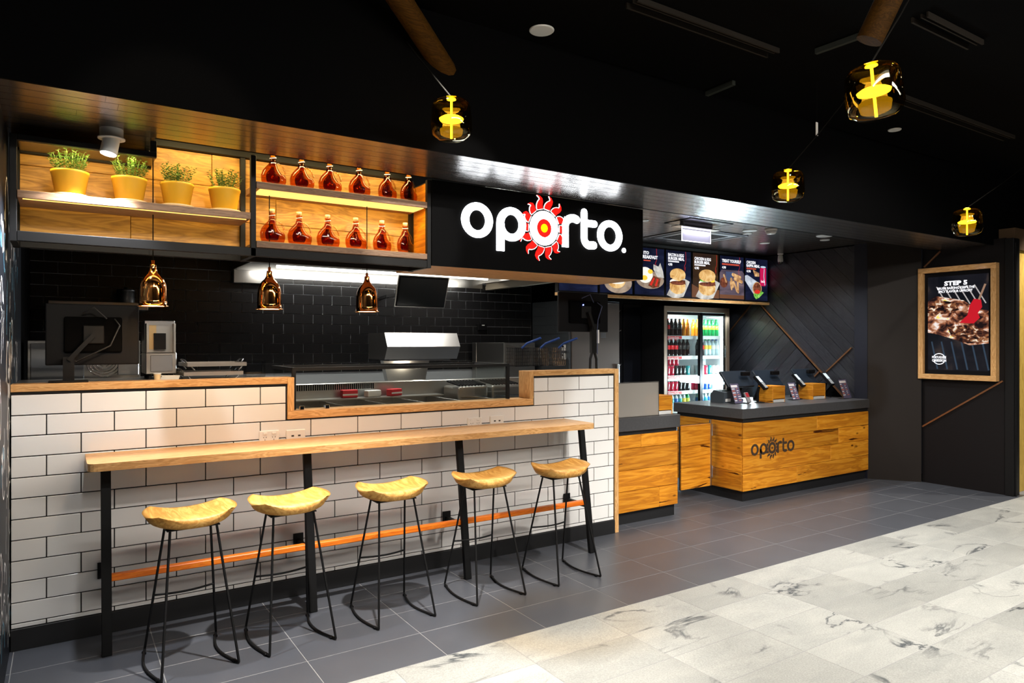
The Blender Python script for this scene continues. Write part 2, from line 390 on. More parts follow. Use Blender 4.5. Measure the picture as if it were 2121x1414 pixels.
def light(kind, name, parent, loc, energy, col, size=.05, spot=None, blend=.3, aim=None):
    ld = bpy.data.lights.new(name, kind); ld.energy = energy; ld.color = col
    if kind == 'SPOT': ld.spot_size = math.radians(spot); ld.spot_blend = blend; ld.shadow_soft_size = size
    elif kind == 'POINT': ld.shadow_soft_size = size
    elif kind == 'AREA': ld.shape = 'RECTANGLE'; ld.size, ld.size_y = size
    o = bpy.data.objects.new(name, ld); COL.objects.link(o)
    if parent: o.parent = parent
    o.location = loc
    if aim is not None: o.rotation_euler = Vector(aim).to_track_quat('-Z', 'Y').to_euler()
    return o
def FY(y0, ox=0, oz=0, s=1.0): return lambda u, v, t: (ox+u*s, y0-t, oz+v*s)      # faces -Y
def FX(x0, oy=0, oz=0, s=1.0): return lambda u, v, t: (x0-t, oy-u*s, oz+v*s)      # faces -X
def ell(cx, cy, rx, ry, n=24, a0=0.0, a1=2*PI):
    full = abs(a1-a0-2*PI) < 1e-6; k = n if full else n+1
    return [(cx+rx*math.cos(a0+(a1-a0)*i/n), cy+ry*math.sin(a0+(a1-a0)*i/n)) for i in range(k)]
def rect(u0, v0, u1, v1): return [(u0, v0), (u1, v0), (u1, v1), (u0, v1)]
def stroke(pts, w, w2=None, cap=True):
    """2-D outline of a thick line, optionally tapering / round ended"""
    P = [Vector(p) for p in pts]; K = len(P); Lf = []; Rt = []
    for i in range(K):
        t = (P[min(i+1, K-1)]-P[max(i-1, 0)]).normalized(); n = Vector((-t.y, t.x))
        ww = w if w2 is None else w+(w2-w)*i/(K-1)
        Lf.append(P[i]+n*ww/2); Rt.append(P[i]-n*ww/2)
    out = [tuple(p) for p in Lf]
    if cap:
        t = (P[-1]-P[-2]).normalized(); a = math.atan2(t.y, t.x)+PI/2; r = (w2 or w)/2
        out += [(P[-1].x+r*math.cos(a-PI*k/6), P[-1].y+r*math.sin(a-PI*k/6)) for k in range(1, 6)]
    out += [tuple(p) for p in Rt[::-1]]
    if cap:
        t = (P[0]-P[1]).normalized(); a = math.atan2(t.y, t.x)+PI/2; r = w/2
        out += [(P[0].x+r*math.cos(a-PI*k/6), P[0].y+r*math.sin(a-PI*k/6)) for k in range(1, 6)]
    return out
def ring_strip(mb, cx, cy, rx, ry, ix, iy, fr, t0, t1, n=40, mi=0):
    o = ell(cx, cy, rx, ry, n); i_ = ell(cx, cy, ix, iy, n); vs = []
    for t in (t0, t1):
        vs += [fr(u, v, t) for u, v in o]+[fr(u, v, t) for u, v in i_]
    fs = []
    for k in range(n):
        a, b = k, (k+1) % n
        fs += [(2*n+a, 2*n+b, 3*n+b, 3*n+a), (a, b, 2*n+b, 2*n+a), (n+b, n+a, 3*n+a, 3*n+b), (b, a, n+a, n+b)]
    mb._add(vs, fs, False, mi)
def arc(cx, cy, rx, ry, d0, d1, n=14): return [(cx+rx*math.cos(math.radians(d0+(d1-d0)*i/n)), cy+ry*math.sin(math.radians(d0+(d1-d0)*i/n))) for i in range(n+1)]
_txt = {}
def text_mb(s, fr, u0, v0, u1, v1, t, bold=.02, depth=0.0, keep=False, mi=0):
    """lettering fitted into a (u,v) box on frame fr"""
    key = (s, bold)
    if key not in _txt:
        cu = bpy.data.curves.new('lettering', 'FONT'); cu.body = s; cu.offset = bold; cu.resolution_u = 2; cu.align_x = 'LEFT'
        ob = bpy.data.objects.new('lettering', cu); COL.objects.link(ob)
        dg = bpy.context.evaluated_depsgraph_get(); dg.update()
        me = bpy.data.meshes.new_from_object(ob.evaluated_get(dg))
        vs = [(v.co.x, v.co.y) for v in me.vertices]; fs = [list(p.vertices) for p in me.polygons]
        bpy.data.objects.remove(ob); bpy.data.curves.remove(cu); bpy.data.meshes.remove(me)
        _txt[key] = (vs, fs)
    vs, fs = _txt[key]
    x0 = min(v[0] for v in vs); x1 = max(v[0] for v in vs); y0 = min(v[1] for v in vs); y1 = max(v[1] for v in vs)
    if keep:
        sc = min((u1-u0)/(x1-x0), (v1-v0)/(y1-y0)); fx = fy = sc
    else: fx, fy = (u1-u0)/(x1-x0), (v1-v0)/(y1-y0)
    mb = MB(); mb._add([fr(u0+(a-x0)*fx, v0+(b-y0)*fy, t) for a, b in vs], fs, False, mi)
    return mb

# ================================================================== the setting
YW = 4.29; YB = 7.10; ZS = 2.57; YS = 3.30; ZC = 2.70; ZM = 3.30
# ---- floors: dark tiles of the shop line, pale stone tiles of the concourse
TX, TY = .604, .3135
fl = struct(MB().box(-1.2, 8.6, 3.06, 7.3, -.06, -.0012).build('floor', 'grout_floor'), 'dark grey tiled floor strip in front of the counters')
me_t = None
def floor_tile(name, parent, x0, y0, m, shared={}):
    k = name+m
    if k not in shared:
        shared[k] = MB().box(-TX/2+.0016, TX/2-.0016, -TY/2+.0016, TY/2-.0016, -.006, 0, .0012).build(name, m, parent, (x0+TX/2, y0+TY/2, random.uniform(-.0004, 0)))
        return shared[k]
    return link(name, shared[k].data, parent, (x0+TX/2, y0+TY/2, random.uniform(-.0004, 0)))
for i in range(-3, 13):
    for j in range(12):
        x0, y0 = 1.0+TX*i, 3.06+TY*j
        if x0 > 8.2 or (j > 3 and x0 < 3.3) or j > 8: continue
        floor_tile('tile', fl, x0, y0, 'dark_floor')
fm = struct(MB().box(-1.2, 11.0, -2.6, 3.06, -.06, -.0012).build('floor_concourse', 'grout_floor'), 'pale veined stone tiles of the concourse floor')
for i in range(-3, 15):
    for j in range(14):
        x0, y0 = .715+TX*i, 3.06-TY*(j+1)
        if y0 < x0/2.677-1.6 or x0 > 10.4: continue
        floor_tile('stone_tile', fm, x0, y0, 'marble')
# ---- concourse ceiling (black), with recessed slots
cl = struct(MB().box(-2.5, 12, -4, 3.30, ZM, ZM+.1).build('ceiling', 'black_matte'), 'black painted ceiling over the concourse')
def slot(x0, x1, y, n):
    t = struct(MB().box(x0, x1, y-.045, y-.035, ZM-.028, ZM).box(x0, x1, y-.012, y-.004, ZM-.02, ZM).box(x0, x1, y+.035, y+.045, ZM-.028, ZM).build('trim_%d' % n, 'slot_edge'), 'dull metal slot running along the black ceiling')
M['slot_edge'] = mat('slot_edge', (.022, .018, .014, 1), .7, 0, spec=.1)
for n, (xa, ya, xb, yb) in enumerate(((918, 85, 1112, 145), (1310, -2, 1600, 106), (1255, 182, 1772, 318), (1905, 30, 2020, 88), (1870, 195, 2080, 285))):
    a = on_z(xa, ya, ZM); b = on_z(xb, yb, ZM); slot(a.x, b.x, (a.y+b.y)/2, n+1)
# ---- black bulkhead above the soffit and glossy dark plank soffit
bh = struct(MB().box(-2.2, 9.5, YS-.012, YS+.10, ZS+.012, ZM+.1).build('wall_bulkhead', 'black_matte'), 'black bulkhead above the plank soffit')
sf = struct(MB().box(-2.2, 8.2, YS, 3.845, ZS+.016, ZS+.10).box(-.24, .385, 3.845, 4.22, ZS+.016, ZS+.10).build('ceiling_soffit', 'black_matte'), 'glossy dark plank soffit over the counter')
def plank(parent, x0, x1, y0, y1, z, th=.016, m='dark_plank', name='plank'):
    return MB().box(x0, x1, y0+.0022, y1-.0022, z, z+th).build(name, m, parent, ((x0+x1)/2, (y0+y1)/2, z), org=((x0+x1)/2, (y0+y1)/2, z))
PW = .0905
for r in range(6):
    y0 = YS+r*PW; x = -2.2-(.7*(r*2 % 5))*.5
    while x < 8.2:
        x1 = min(x+2.35+.25*((r*3) % 4), 8.2)
        plank(sf, max(x, -2.2), x1-.001, y0, y0+PW, ZS); x = x1
for r in range(4): plank(sf, -.24, .385, 3.845+r*.0935, 3.845+(r+1)*.0935, ZS)
struct(MB().box(-2.2, 8.2, YS-.014, YS, ZS-.002, ZS+.03).build('trim_soffit_edge', 'black_matte'), 'thin dark timber nosing on the soffit edge')
# ---- plank ceiling inside the shop, a step higher
cs = struct(MB().box(.4, 8.2, 3.86, 7.3, ZC+.016, ZC+.10).build('ceiling_shop', 'black_matte'), 'dark plank ceiling over the register area')
struct(MB().box(.385, 8.2, 3.843, 3.86, ZS, ZC+.1).build('trim_ceiling_step', 'black_matte'), 'black step between soffit and shop ceiling')
for r in range(26):
    y0 = 3.86+r*.1; x = 2.6-(.9*((r*3) % 4))*.4
    while x < 8.0:
        x1 = min(x+2.6, 8.0); plank(cs, max(x, 2.6), x1-.001, y0, y0+.1, ZC); x = x1
struct(MB().box(-.3, 8.2, 7.12, 7.3, 0, 3.4).box(-.4, -.236, 5.4, 7.3, 0, 3.4).box(-.3, .4, 4.22, 7.3, 2.62, 2.75).build('wall_kitchen', 'black_matte'), 'dark kitchen walls behind the servery')
# ---- left wall: black board with white chalk drawing
wl = struct(MB().box(-.40, -.225, -2.0, 5.4, 0, ZM).build('wall_left', mat('chalkboard', (.005, .008, .014, 1), .45, noise=.3, nscale=4, spec=.25)), 'glossy black side wall covered in white chalk drawings')
M['chalk'] = mat('chalk', (.85, .87, .90, 1), .8, noise=.2, nscale=120)
M['chalk_blue'] = mat('chalk_blue', (.10, .30, .45, 1), .7, noise=.3, nscale=90)
fx = lambda u, v, t: (-.225+t, u, v)
rc = random.Random(3)
chalk = MB(); blue = MB()
for k in range(170):
    y = rc.uniform(3.2, 5.0); z = rc.uniform(.10, 2.2); kind = rc.random(); s = rc.uniform(.03, .12)
    if kind < .4:
        pts = [(y+s*math.cos(a)*.8, z+s*1.2*math.sin(a)) for a in [i*.45 for i in range(rc.randint(6, 15))]]
    elif kind < .7:
        pts = [(y+s*(i/6-.5)*.6+.012*math.sin(i*2.1+k), z+s*2.2*(i/6-.5)) for i in range(7)]
    else:
        pts = [(y+s*1.4*(i/9-.5), z+s*.5*math.sin(i*1.7+k)) for i in range(10)]
    o = stroke(pts, .011, cap=False); q = len(pts)
    vs = [fx(u, v, .0012) for u, v in o]
    (chalk if rc.random() < .8 else blue)._add(vs, [(i, i+1, 2*q-2-i, 2*q-1-i) for i in range(q-1)])
co = chalk.build('chalk_drawing', 'chalk', wl); co['kind'] = 'stuff'
co = blue.build('chalk_drawing', 'chalk_blue', wl); co['kind'] = 'stuff'
# ---- white tiled front wall with stepped opening and oak trim
wf = struct(MB().box(-.222, 1.150, YW+.008, 4.425, 0, 1.305).box(1.150, 2.975, YW+.008, 4.425, 0, 1.085).box(2.975, 3.785, YW+.008, 4.425, 0, 1.305)
            .build('wall_front', 'grout_black'), 'white subway tiled servery wall with black grout')
def wtile(x0, x1, z0, z1):
    if x1-x0 < .012: return
    g = .0028
    MB().box(x0+g-(x0+x1)/2, x1-g-(x0+x1)/2, -.010, .002, z0+g-(z0+z1)/2, z1-g-(z0+z1)/2, .0016).build('tile', 'white_tile', wf, ((x0+x1)/2, YW+.010+random.uniform(-.0006, .0004), (z0+z1)/2))
PZ = .1051
for r in range(-1, 11):
    z0 = .134+PZ*r if r >= 0 else .109; z1 = .134+PZ*(r+1)
    xs = (.08 if r % 2 == 0 else -.0715)-.3035*4
    while xs < 3.8:
        a, b = max(xs, -.222), min(xs+.3035, 3.778)
        if b > a:
            if r >= 9:
                if a < 1.141: wtile(a, min(b, 1.141), z0, z1)
                if b > 2.983: wtile(max(a, 2.983), b, z0, z1)
            else: wtile(a, b, z0, z1)
        xs += .3035
def oakp(x0, x1, z0, z1, m, name='timber_trim', y0=YW-.006, y1=4.432):
    c = ((x0+x1)/2, (y0+y1)/2, (z0+z1)/2)
    MB().box(x0, x1, y0, y1, z0, z1, .002).build(name, m, wf, c, org=c)
oakp(-.222, 1.149, 1.304, 1.342, 'oak_x'); oakp(1.150, 1.190, 1.136, 1.342, 'oak_z'); oakp(1.150, 2.975, 1.087, 1.1355, 'oak_x')
oakp(2.940, 2.978, 1.136, 1.342, 'oak_z'); oakp(2.979, 3.785, 1.304, 1.342, 'oak_x'); oakp(3.786, 3.828, 0, 1.342, 'oak_z')
struct(MB().box(-.222, 3.785, YW-.010, YW+.008, 0, .109, .002).build('baseboard_front', 'kick_black'), 'black skirting under the white tiled wall')
# ---- back wall: black tiles with grey joints
wb = struct(MB().box(-.236, 4.9, YB+.006, YB+.02, .6, 2.62).build('wall_back', 'grout_grey'), 'black subway tiles on the kitchen back wall')
bt = None; cnt = 0
for r in range(11):
    z0 = 1.25+r*.1; xs = -.236+(0 if r % 2 else -.1)
    while xs < 4.895:
        a, b = max(xs, -.236), min(xs+.2, 4.895)
        if b-a > .03:
            c = ((a+b)/2, YB, z0+.05)
            if abs(b-a-.2) < 1e-6:
                if bt is None: bt = MB().box(-.0975, .0975, -.002, .008, -.0475, .0475, .0012).build('tile', 'black_tile', wb, c)
                else: link('tile', bt.data, wb, c)
            else: MB().box(-(b-a)/2+.0025, (b-a)/2-.0025, -.002, .008, -.0475, .0475, .0012).build('tile', 'black_tile', wb, c)
        xs += .2
# ---- right side: dark plank wall with bronze strips, brown splayed wall, poster wall
wr = struct(MB().box(7.772, 7.9, 4.43, 7.2, 0, ZC+.1).build('wall_right', 'black_matte'), 'dark diagonal plank wall with thin bronze strips')
def clip(poly, nx, nz, d):
    out = []
    for i in range(len(poly)):
        a, b = poly[i], poly[(i+1) % len(poly)]
        da, db = a[0]*nx+a[1]*nz-d, b[0]*nx+b[1]*nz-d
        if da <= 0: out.append(a)
        if da*db < 0:
            t = da/(da-db); out.append((a[0]+(b[0]-a[0])*t, a[1]+(b[1]-a[1])*t))
    return out
def dplank_poly(poly, ang):
    cy = sum(p[0] for p in poly)/len(poly); cz = sum(p[1] for p in poly)/len(poly)
    ca, sa = math.cos(ang), math.sin(ang)
    loc = [((p[0]-cy)*ca+(p[1]-cz)*sa, -(p[0]-cy)*sa+(p[1]-cz)*ca) for p in poly]
    mb = MB(); mb.prism(loc, lambda u, v, t: (u, v, t), -.010, 0)
    o = mb.build('plank', 'dark_wall', wr, (7.772, cy, cz), fixn=True)
    o.rotation_euler = Matrix(((0, 0, 1), (ca, -sa, 0), (sa, ca, 0))).to_euler()
s2 = math.sqrt(.5)
WALLP = [(4.44, .02), (7.1, .02), (7.1, 2.69), (4.44, 2.69)]
for k in range(30):                # planks along (-1,+1)/(1,-1) under the long strip
    lo, hi = 4.2+k*.13, 4.2+k*.13+.127
    p = clip(clip(clip(WALLP, -s2, s2, -3.85*s2-.010), s2, s2, hi), -s2, -s2, -lo)
    if len(p) >= 3: dplank_poly(p, -PI/4)
for k in range(30):                # planks on the other side of the strip
    lo, hi = -3.85*s2+.010+k*.13, -3.85*s2+.010+k*.13+.127
    p = clip(clip(WALLP, -s2, s2, hi), s2, -s2, -lo)
    if len(p) >= 3: dplank_poly(p, PI/4)
def strip(p, q, n):
    mb = MB(); mb.bar((7.756, p[0], p[1]), (7.756, q[0], q[1]), .016, .022, up=(1, 0, 0)); return mb.build('bronze_strip', 'copper_strip', wr)
for n, (p, q) in enumerate((((6.035, 2.076), (6.45, 1.66)), ((5.893, 2.07), (4.60, .79)), ((4.95, 1.207), (4.63, 1.50)), ((5.04, 1.207), (5.6, .66)))): strip(p, q, n)
struct(MB().box(7.735, 7.772, 4.43, 4.585, 0, ZC).build('trim_wall_end', mat('blue_black', (.010, .011, .018, 1), .5, spec=.3)), 'dark end post of the plank wall')
struct(MB().prism([(7.74, 4.43), (8.05, 3.99), (8.20, 4.1), (7.9, 4.6)], lambda u, v, t: (u, v, t), 0, ZC).build('wall_splay', 'brown_wall', fixn=True), 'plain dark brown splayed wall beside the counter')
wp = struct(MB().box(8.08, 8.25, 3.18, 3.995, 0, ZS+.06).build('wall_poster', mat('poster_wall', (.006, .005, .0055, 1), .55, bump=.1, spec=.2)), 'dark wall carrying the framed poster')
for (p, q) in (((3.97, 2.40), (3.80, 2.56)), ((3.99, .62), (3.20, 1.165))):
    MB().bar((8.072, p[0], p[1]), (8.072, q[0], q[1]), .016, .016, up=(1, 0, 0)).build('bronze_strip', 'copper_strip', wp)
struct(MB().box(8.06, 8.20, 3.10, 3.18, 0, ZS+.05, .004).box(8.085, 8.10, 3.085, 3.10, 0, ZS).build('trim_column', 'black_steel'), 'narrow black end column of the poster wall')
wy = struct(MB().box(8.28, 11.0, 3.16, 3.3, 0, 2.52).build('wall_neighbour', 'yellow_ply') if False else MB().box(8.28, 11.0, 3.17, 3.3, 0, 2.52).build('wall_neighbour', wood('yellow_ply', [(0, srgb(150, 120, 48)), (.5, srgb(196, 164, 78)), (1, srgb(212, 182, 96))], 2, 1.2, .5, bump=.03, var=.03)), 'pale yellow timber wall of the next shop')
struct(MB().box(8.2, 11.0, 3.14, 3.3, 2.52, 2.74).build('trim_neighbour_head', mat('dark_tan', (.10, .06, .03, 1), .5)), 'brown head band over the yellow wall')
# ---- splashback and dark wall behind the registers
wk = struct(MB().box(5.68, 7.772, 6.62, 6.70, 0, ZC+.05).build('wall_rear', mat('rear_wall', (.005, .006, .008, 1), .4, spec=.25)), 'black rear wall behind the drinks fridge')
rc = random.Random(11); chalk = MB()
fy = FY(6.62)
for k in range(26):
    u = rc.uniform(5.74, 5.92); v = .95+k*.042; s = rc.uniform(.02, .035)
    pts = [(u+s*math.cos(i*.9+k), v+s*.5*math.sin(i*1.3)) for i in range(6)]
    o = stroke(pts, .006, cap=False); q = 6
    chalk._add([fy(a, b, .0015) for a, b in o], [(i, i+1, 2*q-2-i, 2*q-1-i) for i in range(q-1)])
co = chalk.build('chalk_writing', mat('chalk_grey', (.30, .30, .30, 1), .8), wk); co['kind'] = 'stuff'
dr = struct(MB().box(5.98, 6.27, 6.60, 6.618, .02, 2.05, .003).build('door_1', mat('door_black', (.005, .006, .009, 1), .3, spec=.25)), 'plain black staff door beside the fridge')
MB().cyl((6.03, 6.597, 1.05), (6.03, 6.56, 1.05), .012).bar((6.03, 6.565, 1.05), (6.14, 6.565, 1.05), .016, .016).build('door_handle', 'chrome', dr)
# ---- cream bulkhead between kitchen hood and menu boards
struct(MB().box(4.24, 4.30, 5.35, 7.1, 2.23, ZC+.05).box(4.232, 4.31, 5.35, 7.1, 2.185, 2.23).build('wall_bulkhead_cream', [mat('cream', (.42, .36, .27, 1), .6)]), 'cream coloured dropped bulkhead at the kitchen edge')

# ================================================================== lamps of the concourse and shop, with added fill lights
M['lamp_white'] = emat('lamp_white', (1, .97, .92, 1), 12)
def ceiling_spot(x, y, z, energy, col, angle, aim, label, r=.055, size=.035):
    t = thing('recessed_downlight', label, 'downlight', (x, y, z), group='recessed concourse downlights')
    MB().lathe([(r, 0), (r, -.006), (r*.78, -.008), (r*.74, .0)], n=24).build('trim_ring', 'white_paint', t)
    MB().lathe([(r*.73, -.001), (.0001, -.001)], n=24).build('lens', 'lamp_white', t)
    light('SPOT', 'downlight_beam', t, (0, 0, -.02), energy, col, size, angle, .55, aim)
    return t
WARM = (1, .90, .76); NEUT = (1, .95, .88); COOL = (.86, .93, 1)
LAB = 'white recessed downlight in the black concourse ceiling'
for (x, y, e, col, ang, aim) in ((1.35, 2.88, 650, NEUT, 56, (0.0, .03, -1)), (3.20, 1.90, 300, NEUT, 90, (.18, .16, -1)), (3.05, .75, 260, NEUT, 90, (.15, .25, -1)),
                                 (4.75, .75, 380, NEUT, 95, (.3, .35, -1)), (4.25, 1.20, 330, NEUT, 75, (.74, 1.02, -1))):
    ceiling_spot(x, y, ZM, e, col, ang, aim, LAB)
ceiling_spot(9.0, 2.3, ZM, 260, WARM, 90, (0, .35, -1), 'added unseen downlight brightening the yellow timber wall')  # added out of view, only to brighten the yellow wall

def track_spot(x, y, aimp, e, col, ang, label):
    t = thing('track_spotlight', label, 'spotlight', (x, y, ZM), group='spot lamps on the concourse ceiling')
    d = (Vector(aimp)-Vector((x, y, ZM-.12))).normalized(); R = d.to_track_quat('-Z', 'Y').to_matrix()
    MB().lathe([(.045, -.0005), (.045, -.015), (.012, -.018), (.010, -.09)], n=20).build('mount', 'black_steel', t)
    mb = MB(); mb.merge(MB().lathe([(.030, .06), (.040, .04), (.042, -.07), (.036, -.07), (.033, -.05), (.0001, -.045)], n=24), R, Vector((0, 0, -.12))); mb.build('lamp_head', 'black_steel', t)
    mb = MB(); mb.merge(MB().lathe([(.033, -.052), (.0001, -.052)], n=20), R, Vector((0, 0, -.12))); mb.build('lens', 'lamp_white', t)
    light('SPOT', 'spot_beam', t, tuple(Vector((0, 0, -.12))+d*.085), e, col, .025, ang, .5, d)
track_spot(.55, .95, (.35, 3.95, 2.18), 100, (1, .86, .66), 22, 'black spot lamp aimed at the potted plants')
track_spot(1.9, 1.15, (1.80, 3.95, 2.18), 240, (1, .95, .86), 15, 'black spot lamp aimed at the flask bottles')
def linear_fill(x, y, L_, e, col, aim, label):  # unseen panels added for soft fill on wall and floor
    t = thing('linear_fill_panel', label, 'fill light', (x, y, ZM), group='added fill panels over the concourse')
    MB().box(-L_/2, L_/2, -.16, .16, -.06, -.0005, .004).build('housing', 'white_paint', t)
    MB().box(-L_/2+.02, L_/2-.02, -.14, .14, -.066, -.0605).build('diffuser', emat('fill_diffuser', (1, .96, .90, 1), 3), t)
    light('AREA', 'linear_fill_glow', t, (0, 0, -.075), e, col, (L_-.06, .26), aim=aim)
linear_fill(1.4, .35, 2.6, 92, (1, .93, .84), (0, .55, -1), 'added unseen fill panel above the tiled wall side of the concourse')
linear_fill(4.2, -.9, 2.8, 100, (1, .95, .88), (.2, .55, -1), 'added unseen fill panel above the register side of the concourse')
track_spot(3.6, 1.0, (3.9, 4.29, .80), 200, (1, .97, .93), 22, 'black spot lamp aimed at the end of the tiled wall')

# ================================================================== bar table along the tiled wall
bt_ = thing('bar_table', 'long narrow oak bar table on black legs along the white tiled wall', 'table', (0, 0, 0))
mb = MB(); fr = lambda u, v, t: (u, v, t)
out = [(.097, YW-.012), (.097, 3.935)]+[(.142-.045*math.cos(a), 3.935-.045*math.sin(a)) for a in (PI/8, PI/4, 3*PI/8)]+[(.142, 3.89), (3.215, 3.89)]+[(3.215+.045*math.sin(a), 3.935-.045*math.cos(a)) for a in (PI/8, PI/4, 3*PI/8)]+[(3.26, 3.935), (3.26, YW-.012)]
mb.prism(out, fr, .930, .968); mb.build('table_top', 'oak_x', bt_, fixn=True)
MB().box(.20, 3.20, 4.085, 4.115, .905, .930).build('apron', 'black_steel', bt_)
for lx in (.183, 1.212, 2.235, 3.285):
    lg = MB().bar((lx, 4.10, .905), (lx, 3.975, .0), .045, .030, up=(0, -1, .14), b=.002).box(lx-.022, lx+.022, 4.085, YW-.012, .905, .930).build('leg', 'black_steel', bt_)
    MB().box(lx-.012, lx+.012, 4.03, YW-.012, .325, .350).box(lx-.03, lx+.03, YW-.018, YW-.010, .30, .385).build('bracket', 'black_steel', lg)
MB().bar((.19, 4.055, .362), (3.29, 4.055, .360), .045, .032, up=(0, 0, 1), b=.004).build('foot_rail', 'orange_rail', bt_)

# ================================================================== bar stools
def seat_mesh():
    mb = MB(); NX, NY = 17, 13; A, B = .215, .150
    def p(i, j):
        u = -1+2*i/(NX-1); v = -1+2*j/(NY-1)
        # map the square to a rounded oval
        x = u*math.sqrt(1-.42*v*v); y = v*math.sqrt(1-.46*u*u)
        return u, v, x*A, y*B
    top = []; bot = []
    for j in range(NY):
        for i in range(NX):
            u, v, x, y = p(i, j); ed = max(abs(u), abs(v))
            zt = .035+.032*abs(u)**2.2+.012*math.cos(u*PI*1.0)*(1 if v < 0 else .4)*max(0, 1-v*v)*(-v)*1.6-.010*(1-u*u)*(1-v*v)+.012*max(0, v)**2
            zb = -.028+.042*abs(u)**2.6+.018*abs(v)**3
            k = max(0, (ed-.86)/.14); zt -= .010*k*k; sh = 1-.12*(ed**4)
            top.append((x, y, zt)); bot.append((x*sh, y*sh, min(zb, zt-.012)))
    fs = []
    for j in range(NY-1):
        for i in range(NX-1):
            a = j*NX+i; fs.append((a, a+1, a+NX+1, a+NX)); b = NX*NY+a; fs.append((b, b+NX, b+NX+1, b+1))
    rim = [i for i in range(NX)]+[j*NX+NX-1 for j in range(1, NY)]+[(NY-1)*NX+i for i in range(NX-2, -1, -1)]+[j*NX for j in range(NY-2, 0, -1)]
    n = len(rim)
    for k in range(n):
        a, b = rim[k], rim[(k+1) % n]; fs.append((b, a, a+NX*NY, b+NX*NY))
    mb._add(top+bot, fs, True); return mb
def make_stool(label):
    t = thing('bar_stool', label, 'stool', group='saddle stools at the bar table')
    sm = seat_mesh(); sm.v = [(x, y, z+.680) for x, y, z in sm.v]; sm.build('seat', 'seat', t)
    legs = {}
    for sx in (-1, 1):
        for sy in (-1, 1):
            top = Vector((sx*.105, sy*.060, .657)); foot = Vector((sx*.170, sy*.215, .010))
            MB().tube([top+Vector((0, 0, .004)), top, top.lerp(foot, .5), foot], .0062, 8).build('leg', 'black_steel', t)
            legs[sx, sy] = (top, foot)
    for sx in (-1, 1):
        a, b = legs[sx, -1][1], legs[sx, 1][1]; pts = []
        for k in range(13):
            q = k/12; p = a.lerp(b, q); bow = math.sin(PI*q); pts.append((p.x+sx*.035*bow if sx < 0 else p.x-.045*bow, p.y, .0085))
        rn = MB().tube(pts, .0065, 8).build('runner', 'black_steel', t)
        for q in (1, 11): MB().box(pts[q][0]-.009, pts[q][0]+.009, pts[q][1]-.012, pts[q][1]+.012, 0, .013, .003).build('floor_glide', 'black_plastic', rn)
    for sy in (1,):
        a = legs[-1, sy][0].lerp(legs[-1, sy][1], .56); b = legs[1, sy][0].lerp(legs[1, sy][1], .56)
        MB().tube([(a.x+(b.x-a.x)*k/8, a.y-.03*math.sin(PI*k/8), a.z) for k in range(9)], .0055, 8).build('foot_brace', 'black_steel', t)
    MB().box(-.12, .12, -.07, .07, .651, .657).build('seat_plate', 'black_steel', t)
    return t
st0 = make_stool('pale wood saddle stool at the bar table, beside its end leg by the chalk wall')
st0.location = (.53, 3.730, 0); st0.rotation_euler = (0, 0, .07)
for (x, rz, lab) in ((1.015, .05, 'pale wood saddle stool in front of the second bar table leg from the chalk wall'),
                     (1.60, .0, 'pale wood saddle stool in the middle of the row of five'),
                     (2.22, -.02, 'pale wood saddle stool in front of the second bar table leg from the registers'),
                     (2.82, -.02, 'pale wood saddle stool at the bar table end nearest the wood clad counters')):
    dup(st0, (x, 3.737, 0), rz, lab)

# ================================================================== wall sockets
M['socket_dark'] = mat('socket_dark', (.05, .045, .04, 1), .5)
def socket(px, py, kind, label):
    p = on_y(px, py, YW); t = thing('wall_socket', label, 'socket', (p.x, YW, p.z-.03), group='wall sockets above the bar table')
    MB().box(-.058, .058, -.012, -.0005, -.036, .036, .004).build('plate', 'white_plastic', t)
    f2 = FY(-.012); mb = MB()
    if kind == 'power':
        for ux in (-.026, .026):
            for k, (dx, dz, an) in enumerate(((-.008, .004, .5), (.008, .004, -.5), (0, -.011, 0))):
                c, s = math.cos(an), math.sin(an)
                mb.flat([(ux+dx+a*c-b*s, -.008+dz+a*s+b*c) for a, b in rect(-.0016, -.004, .0016, .004)], f2, .0006)
        for ux in (-.026, .026): MB().box(ux-.012, ux+.012, -.016, -.012, .012, .026, .002).build('switch', 'white_plastic', t)
    else:
        for ux in (-.020, .020): mb.flat(rect(ux-.008, -.006, ux+.008, .004), f2, .0006)
    mb.build('socket_holes', 'socket_dark', t)
for px, py, k, lab in ((557, 893, 'power', 'white double power socket above the bar table nearer the chalk wall'), (612, 891, 'usb', 'white twin usb socket above the bar table nearer the chalk wall'),
                       (982, 866, 'power', 'white double power socket above the bar table nearer the registers'), (1028, 862, 'usb', 'white twin usb socket above the bar table nearer the registers')):
    socket(px, py, k, lab)

# ================================================================== hanging shelf unit
su = thing('hanging_shelf', 'black steel hanging shelf frame with timber back and lit shelves', 'shelf', (0, 0, 0))
YF, YR = 3.88, 4.165; T = .028
def tubebox(mb, x0, x1, y0, y1, z0, z1): mb.box(x0, x1, y0, y1, z0, z1, .002)
for x in (-.205, .846, 1.893):
    for y in (YF, YR-T):
        MB().box(x, x+T, y, y+T, 2.018, (2.508 if x < 0 else 2.565 if y < 4 else 2.608), .002).build('post', 'black_steel', su)
for y in (YF, YR-T):
    MB().box(-.205+T, 1.893, y, y+T, 2.020, 2.066, .002).build('bottom_rail', 'black_steel', su)
    rail = MB().box(-.205+T, .395, y, y+T, 2.482, 2.508, .002).box(.367, .395, y, y+T, 2.508, 2.566, .002)
    if y > YF: rail.box(.367, .395, y, y+T, 2.566, 2.610).box(.367, 1.893, y, y+T, 2.610, 2.645, .002)
    rail.build('top_rail', 'black_steel', su)
for x in (-.205, .846, 1.893): MB().box(x, x+T, YF+T, YR-T, 2.020, 2.048, .002).build('side_rail', 'black_steel', su)
MB().box(-.177, .395, YF+T, YR-T, 2.490, 2.506).build('canopy_panel', 'dark_plank', su)
